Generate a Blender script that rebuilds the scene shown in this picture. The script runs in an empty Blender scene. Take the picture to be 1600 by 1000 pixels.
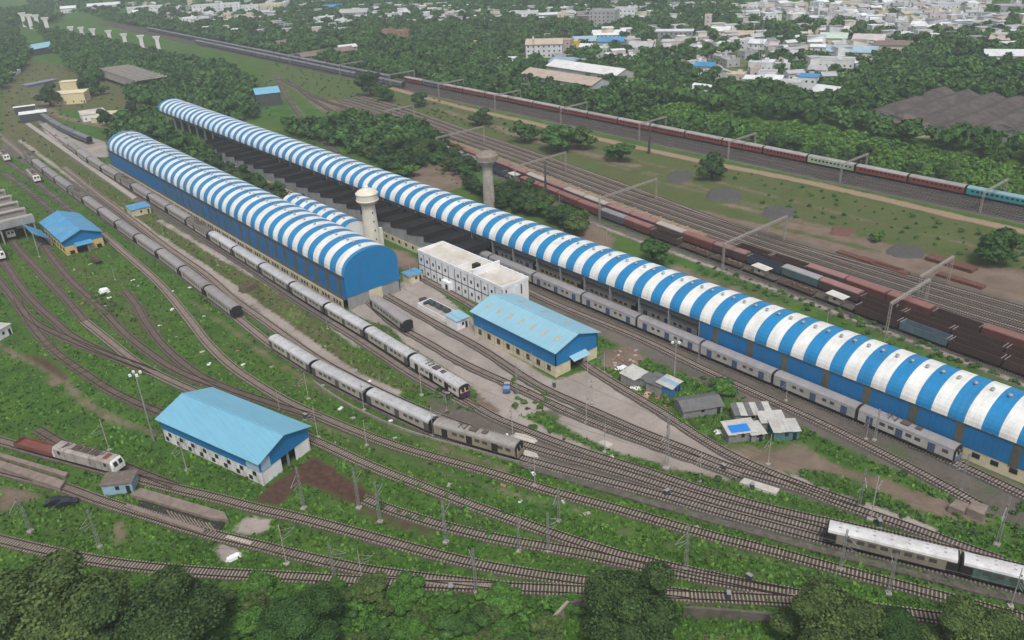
import bpy, math, random
import numpy as np
from mathutils import Vector, Matrix
R = random.Random(7)
NR = np.random.default_rng(7)
S = bpy.context.scene
COL = S.collection
# ------------------------------------------------------------------ camera
# world: X across the yard, Y along it (away, up the tracks), Z up; camera 105 m above the origin
CH = 105.0
FPX, PIT, ROLL, AZ = 1282.0, .46306, -.045826, .6919
_cp, _sp, _cr, _sr, _ca, _sa = math.cos(PIT), math.sin(PIT), math.cos(ROLL), math.sin(ROLL), math.cos(AZ), math.sin(AZ)
FW = Vector((_sa*_cp, _ca*_cp, -_sp))
_r = Vector((_ca, -_sa, 0)); _u = _r.cross(FW)
RT = _cr*_r + _sr*_u; UP = -_sr*_r + _cr*_u
cd = bpy.data.cameras.new('camera'); cam = bpy.data.objects.new('camera', cd); COL.objects.link(cam)
m = Matrix((RT, UP, -FW)).transposed().to_4x4(); m.translation = (0, 0, CH); cam.matrix_world = m
cd.sensor_width = 36; cd.lens = 36*FPX/1600; cd.clip_end = 20000; cd.clip_start = 1
S.camera = cam
# ------------------------------------------------------------------ sky, sun, exposure
S.view_settings.view_transform = 'Standard'; S.view_settings.look = 'None'
S.view_settings.exposure = 0.12; S.view_settings.gamma = 1
SUN_EL, SUN_AZ = math.radians(58), math.radians(215)
w = bpy.data.worlds.new('World'); S.world = w; w.use_nodes = True
nt = w.node_tree; bg = nt.nodes['Background']; sky = nt.nodes.new('ShaderNodeTexSky')
sky.sky_type = 'NISHITA'; sky.sun_disc = False; sky.sun_elevation = SUN_EL; sky.sun_rotation = SUN_AZ
sky.air_density = 1.0; sky.dust_density = 4.0; sky.ozone_density = 1.0
hs = nt.nodes.new('ShaderNodeHueSaturation'); hs.inputs['Saturation'].default_value = .35
nt.links.new(sky.outputs[0], hs.inputs['Color']); nt.links.new(hs.outputs[0], bg.inputs[0]); bg.inputs[1].default_value = .12
sd = bpy.data.lights.new('sun', 'SUN'); sd.energy = 1.9; sd.angle = math.radians(11); sd.color = (1, .97, .92)
so = bpy.data.objects.new('sun', sd); COL.objects.link(so)
sv = Vector((math.sin(SUN_AZ)*math.cos(SUN_EL), math.cos(SUN_AZ)*math.cos(SUN_EL), math.sin(SUN_EL)))
so.rotation_euler = sv.to_track_quat('Z', 'Y').to_euler(); so.location = (0, 0, 300)

# ------------------------------------------------------------------ helpers
def W(u, v, z=0.0):
    """ground point (at height z) seen at photo pixel u,v of 1600x1000"""
    d = FW*FPX + RT*(u-800) + UP*(500-v)
    t = (z-CH)/d.z
    return Vector((d.x*t, d.y*t))
def WP(pts, z=0.0): return [W(u, v, z) for u, v in pts]
def dist(p): return math.sqrt(p[0]**2+p[1]**2+CH**2)

_mats = {}
def M(name, col, rough=.85, var=.18, scale=.6, metal=0.0, bump=0.0, rand=0.0, attr=None, dirt=None, corr=None, spec=.3, streak=None):
    """procedural paint / stone / metal: base colour broken by two noises, optional grime, corrugation and per-object change"""
    if name in _mats: return _mats[name]
    mt = bpy.data.materials.new(name); mt.use_nodes = True; t = mt.node_tree; N = t.nodes; L = t.links
    b = N['Principled BSDF']; b.inputs['Roughness'].default_value = rough; b.inputs['Metallic'].default_value = metal
    b.inputs['Specular IOR Level'].default_value = spec
    g = N.new('ShaderNodeTexCoord'); oi = N.new('ShaderNodeObjectInfo')
    ad = N.new('ShaderNodeVectorMath'); ad.operation = 'ADD'
    L.new(g.outputs['Object'], ad.inputs[0]); L.new(oi.outputs['Location'], ad.inputs[1])
    n1 = N.new('ShaderNodeTexNoise'); n1.inputs['Scale'].default_value = scale; n1.inputs['Detail'].default_value = 6; n1.inputs['Roughness'].default_value = .65
    L.new(ad.outputs[0], n1.inputs['Vector'])
    mr = N.new('ShaderNodeMapRange'); mr.inputs[1].default_value = .3; mr.inputs[2].default_value = .7
    mr.inputs[3].default_value = 1-var; mr.inputs[4].default_value = 1+var; L.new(n1.outputs[0], mr.inputs[0])
    base = N.new('ShaderNodeRGB'); base.outputs[0].default_value = (*col, 1); cur = base.outputs[0]
    if attr:
        at = N.new('ShaderNodeAttribute'); at.attribute_name = attr
        mx = N.new('ShaderNodeMix'); mx.data_type = 'RGBA'; mx.blend_type = 'MULTIPLY'; mx.inputs[0].default_value = 1
        L.new(cur, mx.inputs[6]); L.new(at.outputs['Color'], mx.inputs[7]); cur = mx.outputs[2]
    val = mr.outputs[0]
    if rand:
        m2 = N.new('ShaderNodeMapRange'); m2.inputs[3].default_value = 1-rand; m2.inputs[4].default_value = 1+rand
        L.new(oi.outputs['Random'], m2.inputs[0]); mm = N.new('ShaderNodeMath'); mm.operation = 'MULTIPLY'
        L.new(val, mm.inputs[0]); L.new(m2.outputs[0], mm.inputs[1]); val = mm.outputs[0]
    sc = N.new('ShaderNodeVectorMath'); sc.operation = 'SCALE'; L.new(cur, sc.inputs[0]); L.new(val, sc.inputs['Scale']); cur = sc.outputs[0]
    if dirt:  # (colour, amount, scale) patchy grime, streaked down the walls
        mp = N.new('ShaderNodeMapping'); mp.inputs['Scale'].default_value = (1, 1, .35); L.new(ad.outputs[0], mp.inputs[0])
        n2 = N.new('ShaderNodeTexNoise'); n2.inputs['Scale'].default_value = dirt[2]; n2.inputs['Detail'].default_value = 8; n2.inputs['Roughness'].default_value = .7
        L.new(mp.outputs[0], n2.inputs[0]); m3 = N.new('ShaderNodeMapRange')
        m3.inputs[1].default_value = .45; m3.inputs[2].default_value = .75; m3.inputs[3].default_value = 0; m3.inputs[4].default_value = dirt[1]
        L.new(n2.outputs[0], m3.inputs[0]); mx = N.new('ShaderNodeMix'); mx.data_type = 'RGBA'
        L.new(m3.outputs[0], mx.inputs[0]); L.new(cur, mx.inputs[6]); mx.inputs[7].default_value = (*dirt[0], 1); cur = mx.outputs[2]
    if streak:  # rain streaks and mismatched sheets: (mapping scale, amount)
        mp = N.new('ShaderNodeMapping'); mp.inputs['Scale'].default_value = streak[0]; L.new(ad.outputs[0], mp.inputs[0])
        n5 = N.new('ShaderNodeTexNoise'); n5.inputs['Scale'].default_value = 1; n5.inputs['Detail'].default_value = 5; n5.inputs['Roughness'].default_value = .75; L.new(mp.outputs[0], n5.inputs[0])
        m5 = N.new('ShaderNodeMapRange'); m5.inputs[1].default_value = .35; m5.inputs[2].default_value = .7; m5.inputs[3].default_value = 1.06; m5.inputs[4].default_value = 1-streak[1]
        L.new(n5.outputs[0], m5.inputs[0]); s5 = N.new('ShaderNodeVectorMath'); s5.operation = 'SCALE'; L.new(cur, s5.inputs[0]); L.new(m5.outputs[0], s5.inputs['Scale']); cur = s5.outputs[0]
    if corr:  # lap seams between the sheets
        sx0 = N.new('ShaderNodeSeparateXYZ'); L.new(g.outputs['Object'], sx0.inputs[0])
        fr = N.new('ShaderNodeMath'); fr.operation = 'FRACT'; ml0 = N.new('ShaderNodeMath'); ml0.operation = 'MULTIPLY'; ml0.inputs[1].default_value = .9
        L.new(sx0.outputs[corr[0]], ml0.inputs[0]); L.new(ml0.outputs[0], fr.inputs[0]); m4 = N.new('ShaderNodeMapRange'); m4.inputs[1].default_value = .92; m4.inputs[2].default_value = .96; m4.inputs[3].default_value = 1; m4.inputs[4].default_value = .86
        L.new(fr.outputs[0], m4.inputs[0]); s4 = N.new('ShaderNodeVectorMath'); s4.operation = 'SCALE'; L.new(cur, s4.inputs[0]); L.new(m4.outputs[0], s4.inputs['Scale']); cur = s4.outputs[0]
    L.new(cur, b.inputs['Base Color'])
    hgt = None
    if bump: hgt = (n1.outputs[0], bump)
    if corr:  # (axis, waves per metre)
        sx = N.new('ShaderNodeSeparateXYZ'); L.new(g.outputs['Object'], sx.inputs[0])
        mm = N.new('ShaderNodeMath'); mm.operation = 'MULTIPLY'; L.new(sx.outputs[corr[0]], mm.inputs[0]); mm.inputs[1].default_value = corr[1]*6.283
        sn = N.new('ShaderNodeMath'); sn.operation = 'SINE'; L.new(mm.outputs[0], sn.inputs[0]); hgt = (sn.outputs[0], .012 if not bump else bump)
    if hgt:
        bp = N.new('ShaderNodeBump'); bp.inputs['Distance'].default_value = hgt[1]; bp.inputs['Strength'].default_value = .8
        L.new(hgt[0], bp.inputs['Height']); L.new(bp.outputs[0], b.inputs['Normal'])
    _mats[name] = mt; return mt

class MB:
    """mesh builder"""
    def __init__(s): s.v = []; s.f = []; s.m = []
    def face(s, pts, mi=0):
        k = len(s.v); s.v += [tuple(p) for p in pts]; s.f.append(tuple(range(k, k+len(pts)))); s.m.append(mi); return s
    def box(s, x0, y0, z0, x1, y1, z1, mi=0, rot=0, org=(0, 0)):
        return s.prism([(x0, y0), (x1, y0), (x1, y1), (x0, y1)], z0, z1, mi, rot, org)
    def prism(s, poly, z0, z1, mi=0, rot=0, org=(0, 0), top=None, tmi=None):
        if rot:
            c, q = math.cos(rot), math.sin(rot)
            poly = [(org[0]+(x-org[0])*c-(y-org[1])*q, org[1]+(x-org[0])*q+(y-org[1])*c) for x, y in poly]
        tp = top or poly; k = len(s.v); n = len(poly)
        s.v += [(x, y, z0) for x, y in poly] + [(x, y, z1) for x, y in tp]
        for i in range(n):
            j = (i+1) % n; s.f.append((k+i, k+j, k+n+j, k+n+i)); s.m.append(mi)
        s.f.append(tuple(range(k+n, k+2*n))); s.m.append(mi if tmi is None else tmi)
        s.f.append(tuple(range(k+n-1, k-1, -1))); s.m.append(mi); return s
    def bar(s, a, b, r, mi=0, n=4, r2=None):
        a = Vector(a); b = Vector(b); d = (b-a)
        if d.length < 1e-6: return s
        q = d.to_track_quat('Z', 'Y'); r2 = r if r2 is None else r2; k = len(s.v)
        for p, rr in ((a, r), (b, r2)):
            for i in range(n):
                t = 2*math.pi*(i+.5)/n; s.v.append(tuple(p + q @ Vector((math.cos(t)*rr, math.sin(t)*rr, 0))))
        for i in range(n):
            j = (i+1) % n; s.f.append((k+i, k+j, k+n+j, k+n+i)); s.m.append(mi)
        s.f.append(tuple(range(k+n, k+2*n))); s.m.append(mi); s.f.append(tuple(range(k+n-1, k-1, -1))); s.m.append(mi); return s
    def lathe(s, prof, n=24, c=(0, 0), mi=0, mis=None):
        k = len(s.v); L = len(prof)
        for r, z in prof:
            for i in range(n):
                t = 2*math.pi*i/n; s.v.append((c[0]+r*math.cos(t), c[1]+r*math.sin(t), z))
        for j in range(L-1):
            for i in range(n):
                i2 = (i+1) % n; s.f.append((k+j*n+i, k+j*n+i2, k+(j+1)*n+i2, k+(j+1)*n+i)); s.m.append(mis[j] if mis else mi)
        s.f.append(tuple(range(k+(L-1)*n, k+L*n))); s.m.append(mi); return s
    def loft(s, secs, closed=False, mi=0, mis=None, caps=False):
        """secs: list of point lists of one length"""
        k = len(s.v); n = len(secs[0])
        for sec in secs: s.v += [tuple(p) for p in sec]
        for j in range(len(secs)-1):
            for i in range(n if closed else n-1):
                i2 = (i+1) % n
                s.f.append((k+j*n+i, k+j*n+i2, k+(j+1)*n+i2, k+(j+1)*n+i)); s.m.append(mis[j] if mis else mi)
        if caps:
            s.f.append(tuple(range(k+n-1, k-1, -1))); s.m.append(mi)
            q = k+(len(secs)-1)*n; s.f.append(tuple(range(q, q+n))); s.m.append(mi)
        return s
    def mesh(s, name, mats):
        me = bpy.data.meshes.new(name); me.from_pydata(s.v, [], s.f)
        for mt in (mats if isinstance(mats, (list, tuple)) else [mats]): me.materials.append(mt)
        if any(s.m): me.polygons.foreach_set('material_index', s.m)
        me.update(); return me
    def build(s, name, mats, parent=None, loc=None, rz=0):
        return link(name, s.mesh(name, mats), parent, loc, rz)
def link(name, me, parent=None, loc=None, rz=0):
    o = bpy.data.objects.new(name, me); COL.objects.link(o)
    if parent: o.parent = parent
    if loc: o.location = loc if len(loc) == 3 else (*loc, 0)
    if rz: o.rotation_euler.z = rz
    return o
def tag(o, label, cat, group=None, kind=None):
    if label: o['label'] = label
    if cat: o['category'] = cat
    if group: o['group'] = group
    if kind: o['kind'] = kind
    return o
def struct(o): o['kind'] = 'structure'; return o
def thing(name, loc, rz, label, cat, group=None):
    o = bpy.data.objects.new(name, None); o.empty_display_size = .5; COL.objects.link(o)
    o.location = (loc[0], loc[1], loc[2] if len(loc) > 2 else 0); o.rotation_euler.z = rz
    return tag(o, label, cat, group)
def kids(o): return KID.get(o.name, [])
KID = {}
def copy_tree(root, loc, rz, label=None, group=None, scale=None):
    r = root.copy(); COL.objects.link(r); r.location = (loc[0], loc[1], loc[2] if len(loc) > 2 else 0); r.rotation_euler.z = rz
    if label: r['label'] = label
    if group: r['group'] = group
    if scale: r.scale = scale
    for ch in list(root.children):
        c = ch.copy(); COL.objects.link(c); c.parent = r
        for g in ch.children:
            d = g.copy(); COL.objects.link(d); d.parent = c
    return r
ORD = ['first', 'second', 'third', 'fourth', 'fifth', 'sixth', 'seventh', 'eighth', 'ninth', 'tenth', 'eleventh', 'twelfth', 'thirteenth', 'fourteenth', 'fifteenth', 'sixteenth', 'seventeenth', 'eighteenth', 'nineteenth', 'twentieth', 'twenty first', 'twenty second', 'twenty third', 'twenty fourth']
def spline(P, step=2.0):
    P = [Vector((p[0], p[1])) for p in P]
    if len(P) == 2: Q = [P[0]*2-P[1]] + P + [P[1]*2-P[0]]
    else: Q = [P[0]*2-P[1]] + P + [P[-1]*2-P[-2]]
    out = []
    for i in range(1, len(Q)-2):
        a, b, c, d = Q[i-1:i+3]; n = max(1, int((c-b).length/step))
        for k in range(n):
            t = k/n; out.append(.5*((2*b)+(c-a)*t+(2*a-5*b+4*c-d)*t*t+(3*b-3*c+d-a)*t**3))
    out.append(P[-1].copy())
    for _ in range(6):  # relax so that the rails run smooth
        q = [out[0]] + [(out[i-1]+out[i]*2+out[i+1])/4 for i in range(1, len(out)-1)] + [out[-1]]; out = q
    return out
def along(P):
    acc = [0]
    for i in range(1, len(P)): acc.append(acc[-1]+(P[i]-P[i-1]).length)
    return acc
def at(P, acc, d):
    import bisect
    d = max(0, min(acc[-1]-1e-4, d)); i = max(1, min(len(P)-1, bisect.bisect_right(acc, d)))
    t = (d-acc[i-1])/max(1e-6, acc[i]-acc[i-1]); return P[i-1].lerp(P[i], t)
def proj(P, acc, q):
    best = (1e9, 0)
    for i in range(len(P)-1):
        ab = P[i+1]-P[i]; t = max(0, min(1, (q-P[i]).dot(ab)/max(1e-9, ab.dot(ab)))); d = (P[i]+ab*t-q).length
        if d < best[0]: best = (d, acc[i]+t*ab.length)
    return best[1]

# ------------------------------------------------------------------ materials
m_conc = M('pale_concrete', (.36, .33, .30), .9, .2, .5, bump=.02)
m_sleeper = M('concrete_sleeper', (.29, .235, .20), .9, .22, .8, rand=.12)
m_rail = M('rusty_rail', (.035, .022, .018), .6, .25, 1)
m_bal = M('track_ballast', (.075, .06, .052), 1, .35, 1.5, bump=.06, dirt=((.055, .11, .025), .9, .3))
m_bal2 = M('brown_old_ballast', (.10, .075, .06), 1, .3, 1.2, bump=.06, dirt=((.05, .09, .02), .9, .3))
m_bal3 = M('grey_ballast', (.085, .078, .074), 1, .3, 1.6, bump=.06, dirt=((.12, .1, .08), .6, .12))
m_white = M('white_paint', (.80, .80, .82), .6, .06, .4, dirt=((.5, .47, .42), .5, .3))
m_blue = M('blue_sheet_shaded', (.008, .15, .37), .45, .06, .15, corr=(1, 1.1), dirt=((.03, .12, .26), .8, .3))  # darker copy of the gable blue, side wall shading put into the colour
m_bluex = M('blue_sheet_gable', (.008, .18, .42), .45, .06, .15, corr=(0, 1.1), dirt=((.03, .14, .30), .7, .3))
m_cream = M('cream_wall', (.62, .55, .38), .85, .1, .3, dirt=((.4, .34, .24), .7, .35))
m_glass = M('dark_window', (.02, .022, .028), .25, .2, 2, spec=.6)
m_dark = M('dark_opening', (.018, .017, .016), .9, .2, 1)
m_steel = M('galvanised_steel', (.36, .37, .37), .5, .15, 1, metal=.4)
m_steeld = M('dark_steel', (.075, .08, .085), .6, .2, 1, metal=.2)
m_grey = M('grey_sheet', (.30, .31, .32), .7, .15, .3, corr=(1, 1.5), dirt=((.2, .18, .16), .7, .2))
m_greyx = M('grey_sheet_cross', (.30, .31, .32), .7, .15, .3, corr=(0, 1.5), dirt=((.2, .18, .16), .7, .2))
m_translu = M('smoky_translucent_strip', (.10, .10, .085), .5, .3, .3, dirt=((.16, .14, .1), .8, .3))
m_rustred = M('rust_red_paint', (.17, .055, .045), .8, .25, .8, rand=.2, dirt=((.06, .04, .035), .7, .5))
m_bark = M('bark', (.09, .07, .05), .95, .3, 2, bump=.05)

# ------------------------------------------------------------------ ground sheet with masks
def mask_poly(X, Y, poly, soft):
    P = np.array([(p[0], p[1]) for p in poly]); out = np.full(X.shape, 1e3)
    x0, y0 = P.min(0)-soft*2; x1, y1 = P.max(0)+soft*2
    sel = (X > x0) & (X < x1) & (Y > y0) & (Y < y1); x = X[sel]; y = Y[sel]
    d = np.full(x.shape, 1e3); ins = np.zeros(x.shape, bool); n = len(P)
    for i in range(n):
        a, b = P[i], P[(i+1) % n]; ab = b-a; t = np.clip(((x-a[0])*ab[0]+(y-a[1])*ab[1])/max(1e-9, ab@ab), 0, 1)
        d = np.minimum(d, np.hypot(x-a[0]-t*ab[0], y-a[1]-t*ab[1]))
        c = ((a[1] > y) != (b[1] > y)) & (x < (b[0]-a[0])*(y-a[1])/(b[1]-a[1]+1e-12)+a[0]); ins ^= c
    out[sel] = np.where(ins, -d, d); return out
def mask_line(X, Y, pts, hw, soft):
    P = np.array([(p[0], p[1]) for p in pts]); out = np.full(X.shape, 1e3)
    x0, y0 = P.min(0)-hw-soft*2; x1, y1 = P.max(0)+hw+soft*2
    sel = (X > x0) & (X < x1) & (Y > y0) & (Y < y1); x = X[sel]; y = Y[sel]; d = np.full(x.shape, 1e3)
    for a, b in zip(P[:-1], P[1:]):
        ab = b-a; t = np.clip(((x-a[0])*ab[0]+(y-a[1])*ab[1])/max(1e-9, ab@ab), 0, 1); d = np.minimum(d, np.hypot(x-a[0]-t*ab[0], y-a[1]-t*ab[1]))
    out[sel] = d-hw; return out
def rect(x0, y0, x1, y1): return [(x0, y0), (x1, y0), (x1, y1), (x0, y1)]
# layers: 0 dirt 1 gravel 2 pale concrete 3 dark mud 4 orange sand 5 dry grass
FEAT = []
def FP(layer, pts, px=True, amt=1.0): FEAT.append((layer, 'p', WP(pts) if px else pts, 0, amt))
def FL(layer, pts, hw, px=True, amt=1.0): FEAT.append((layer, 'l', spline(WP(pts) if px else pts, 4), hw, amt))
# pale yard slabs round the blue hall and the gable of the left shed
FP(2, [(545, 485), (628, 440), (650, 428), (740, 500), (762, 532), (865, 594), (932, 574), (1060, 668), (1150, 724), (1140, 730), (1040, 702), (960, 664), (905, 638), (860, 640), (800, 652), (760, 628), (735, 602), (640, 542), (610, 512), (565, 498)])
FP(2, [(880, 640), (960, 680), (1060, 716), (1148, 746), (1140, 753), (1050, 731), (950, 701), (870, 661)])
FP(2, [(768, 640), (820, 655), (900, 690), (944, 709), (938, 714), (870, 692), (800, 668)])
FL(2, [(200, 337), (235, 362), (300, 405), (370, 455), (440, 505), (500, 549), (560, 590), (618, 614)], 1.5)
FL(2, [(30, 218), (80, 255), (130, 290), (190, 328)], 1.1)
FL(2, [(392, 427), (440, 455), (500, 492), (560, 540)], 1.2)
FL(2, [(250, 345), (300, 375), (350, 405), (395, 430)], 1.0)
FL(0, [(-20, 532), (0, 540), (40, 562), (80, 580), (104, 594), (114, 614), (135, 636), (170, 655), (205, 666), (248, 680)], .8)
FL(2, [(1242, 750), (1330, 785), (1400, 812), (1450, 828)], 1.4)
FL(2, [(1130, 700), (1200, 733), (1260, 760)], 1.2, amt=.8)
FL(1, [(857, 317), (960, 360), (1050, 392), (1200, 447), (1342, 500), (1500, 560), (1640, 615)], 2.2)
FL(2, [(857, 319), (960, 362), (1050, 394), (1200, 449), (1342, 502), (1500, 562), (1640, 617)], .7)
# gravel belts
FP(1, rect(144.5, 20, 157.5, 215), False)
FP(1, [(198, 20), (243, 20), (243, 150), (247, 290), (254, 350), (255, 430), (249, 470), (239, 400), (228, 330), (218, 250), (207, 150), (199, 60)], False)
FP(1, rect(307.5, -20, 329, 1150), False)
FP(1, [(0, 205), (30, 225), (80, 262), (140, 306), (200, 350), (185, 352), (120, 318), (72, 282), (0, 232)], amt=.8)
FP(1, [(640, 520), (740, 560), (860, 625), (905, 640), (880, 655), (760, 605), (650, 545)])
FP(1, [(720, 640), (760, 645), (860, 690), (1000, 735), (1240, 800), (1300, 815), (1300, 850), (1200, 838), (1000, 775), (860, 735), (810, 712), (830, 705)])
FP(1, [(560, 510), (620, 545), (700, 605), (720, 625), (700, 628), (620, 580), (540, 520)])
FP(1, [(1000, 668), (1100, 705), (1220, 745), (1330, 785), (1330, 800), (1220, 768), (1080, 718), (1000, 690)])
FP(1, [(1560, 800), (1480, 745), (1620, 770), (1700, 850), (1600, 820)])
FP(1, rect(94.5, 205, 103.0, 470), False, .9); FP(1, rect(80, 205, 86, 430), False, .8); FP(5, rect(86, 205, 95, 470), False, .8)
# pale apron far left, beside the left shed
FP(2, [(62, 195), (100, 200), (165, 222), (170, 246), (128, 245), (75, 212)])
# brown patches
FP(0, [(1380, 745), (1420, 763), (1480, 783), (1540, 788), (1562, 800), (1530, 815), (1440, 800), (1380, 768), (1290, 735), (1200, 725), (1210, 700), (1270, 715)])
FP(0, [(1080, 690), (1200, 700), (1250, 690), (1290, 715), (1250, 742), (1180, 735)], amt=.8)
FP(0, [(940, 545), (985, 538), (1010, 560), (975, 580), (940, 572)])
FL(0, [(930, 590), (1000, 632), (1080, 682), (1150, 725), (1230, 755)], 1.6, amt=.9)
FP(0, [(1500, 735), (1600, 770), (1600, 800), (1520, 762)], amt=.9)
FP(0, [(640, 262), (700, 252), (738, 285), (700, 300), (650, 292)])
FP(0, [(870, 358), (930, 350), (960, 372), (955, 392), (900, 380)])
FP(0, [(470, 330), (430, 300), (470, 305), (560, 350), (560, 372), (500, 345)])
FP(0, [(600, 385), (640, 395), (660, 415), (630, 425), (600, 405)])
FP(0, [(1040, 405), (1110, 430), (1180, 455), (1240, 480), (1230, 490), (1100, 450), (1040, 425)], amt=.6)
FP(3, [(408, 772), (430, 752), (455, 738), (492, 712), (530, 738), (605, 788), (640, 812), (690, 829), (670, 831), (595, 802), (540, 784), (510, 768), (480, 756), (462, 762), (440, 788), (396, 785)])
FL(3, [(505, 740), (540, 762), (580, 782)], 1.0); FL(3, [(560, 800), (600, 812), (665, 836)], .9, amt=.8)
FP(3, [(80, 560), (110, 590), (100, 598), (20, 548)], amt=.8)
FP(2, [(365, 828), (385, 808), (425, 812), (418, 830), (380, 836)]); FP(2, [(332, 855), (350, 846), (378, 862), (370, 880), (345, 878)])
FP(0, [(0, 760), (40, 770), (62, 778), (20, 790), (0, 800)]); FP(0, [(180, 820), (192, 820), (192, 850), (182, 850)])
FP(0, [(120, 975), (200, 972), (190, 998), (110, 1000)])
FP(0, [(1080, 985), (1150, 990), (1200, 1010), (1060, 1010)], amt=.7)
# bare ground between the freight yard and the express lines
FL(0, [(880, 268), (960, 300), (1060, 330), (1200, 362), (1300, 390), (1400, 410), (1480, 432), (1650, 475)], 6.0, amt=.9)
FL(0, [(1230, 352), (1330, 372), (1440, 405), (1550, 430), (1650, 450)], 5, amt=.75)
FP(0, [(1440, 405), (1600, 420), (1650, 480), (1500, 455)], amt=.9)
FL(4, [(560, 120), (620, 140), (667, 153), (740, 172), (800, 185), (950, 220), (1100, 253), (1200, 272), (1345, 303), (1480, 335), (1620, 366)], 2.6)
FL(0, [(840, 212), (980, 246), (1180, 300), (1300, 330), (1420, 360), (1620, 405)], 2.2, amt=.6)
FL(1, [(1160, 296), (1300, 330), (1420, 358), (1620, 400)], 1.5, amt=.6)
FP(5, rect(243, 20, 300, 480), False, .62)
for i_ in range(9): FL(0, [(250+5*i_+R.uniform(-3, 3), 40+40*i_), (256+4*i_, 90+40*i_+R.uniform(-10, 10)), (253+5*i_, 140+38*i_)], R.uniform(1.5, 4), False, .7)
FP(5, [(300, 362), (380, 400), (470, 470), (560, 560), (660, 612), (600, 608), (480, 545), (380, 462)], amt=.95)
FP(0, [(380, 420), (470, 480), (560, 570), (640, 610), (560, 580), (450, 500)], amt=.5)
FP(5, [(600, 500), (545, 490), (560, 520), (700, 625), (760, 660), (740, 610)], amt=.6)
FP(5, [(400, 95), (560, 125), (720, 160), (900, 230), (700, 210), (500, 170), (400, 130)], amt=.5)
FP(0, [(0, 130), (60, 105), (110, 130), (60, 180), (90, 215), (0, 240)], amt=.35)
FP(5, [(0, 90), (100, 100), (250, 150), (240, 190), (90, 170), (120, 260), (0, 230)], amt=.8)
FL(0, [(60, 150), (90, 180), (150, 195), (200, 205)], 3, amt=.8)
FL(0, [(30, 40), (90, 45), (240, 78), (330, 100)], 4, amt=.6)
for L_ in ([(440, 130), (460, 170), (480, 200), (530, 240)], [(430, 120), (470, 145), (500, 170), (560, 195)], [(455, 160), (490, 195), (520, 232)]): FL(0, L_, 1.6, amt=.7)
FP(0, [(470, 150), (560, 160), (640, 178), (760, 215), (850, 250), (800, 255), (680, 222), (560, 196), (500, 175)], amt=.7)
FL(0, [(440, 640), (520, 672), (600, 706), (700, 742), (820, 776), (960, 815)], .5, amt=.75); FL(0, [(300, 470), (380, 530), (470, 590), (560, 640), (660, 690), (790, 735)], .9, amt=.8)
FP(0, [(640, 640), (700, 650), (760, 690), (700, 700), (640, 680)], amt=.6); FP(0, [(740, 600), (800, 640), (800, 690), (760, 680), (735, 640)], amt=.8); FP(1, [(660, 620), (740, 640), (800, 680), (760, 700), (690, 660)], amt=.9)
FP(0, [(1000, 750), (1080, 770), (1160, 790), (1080, 785)], amt=.6); FP(0, [(1040, 722), (1070, 728), (1060, 738), (1030, 732)], amt=.9); FP(0, [(1090, 862), (1125, 868), (1118, 878), (1088, 872)], amt=.7); FP(0, [(965, 825), (990, 828), (985, 838), (962, 834)], amt=.8); FP(0, [(1040, 850), (1060, 852), (1055, 860), (1038, 858)], amt=.8); FP(0, [(70, 590), (100, 586), (104, 600), (78, 604)], amt=.9)
FP(1, [(0, 470), (40, 500), (120, 555), (240, 600), (240, 612), (130, 570), (30, 515), (0, 490)], amt=.55); FP(5, [(60, 400), (200, 430), (280, 520), (200, 540), (90, 470)], amt=.5)
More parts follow.
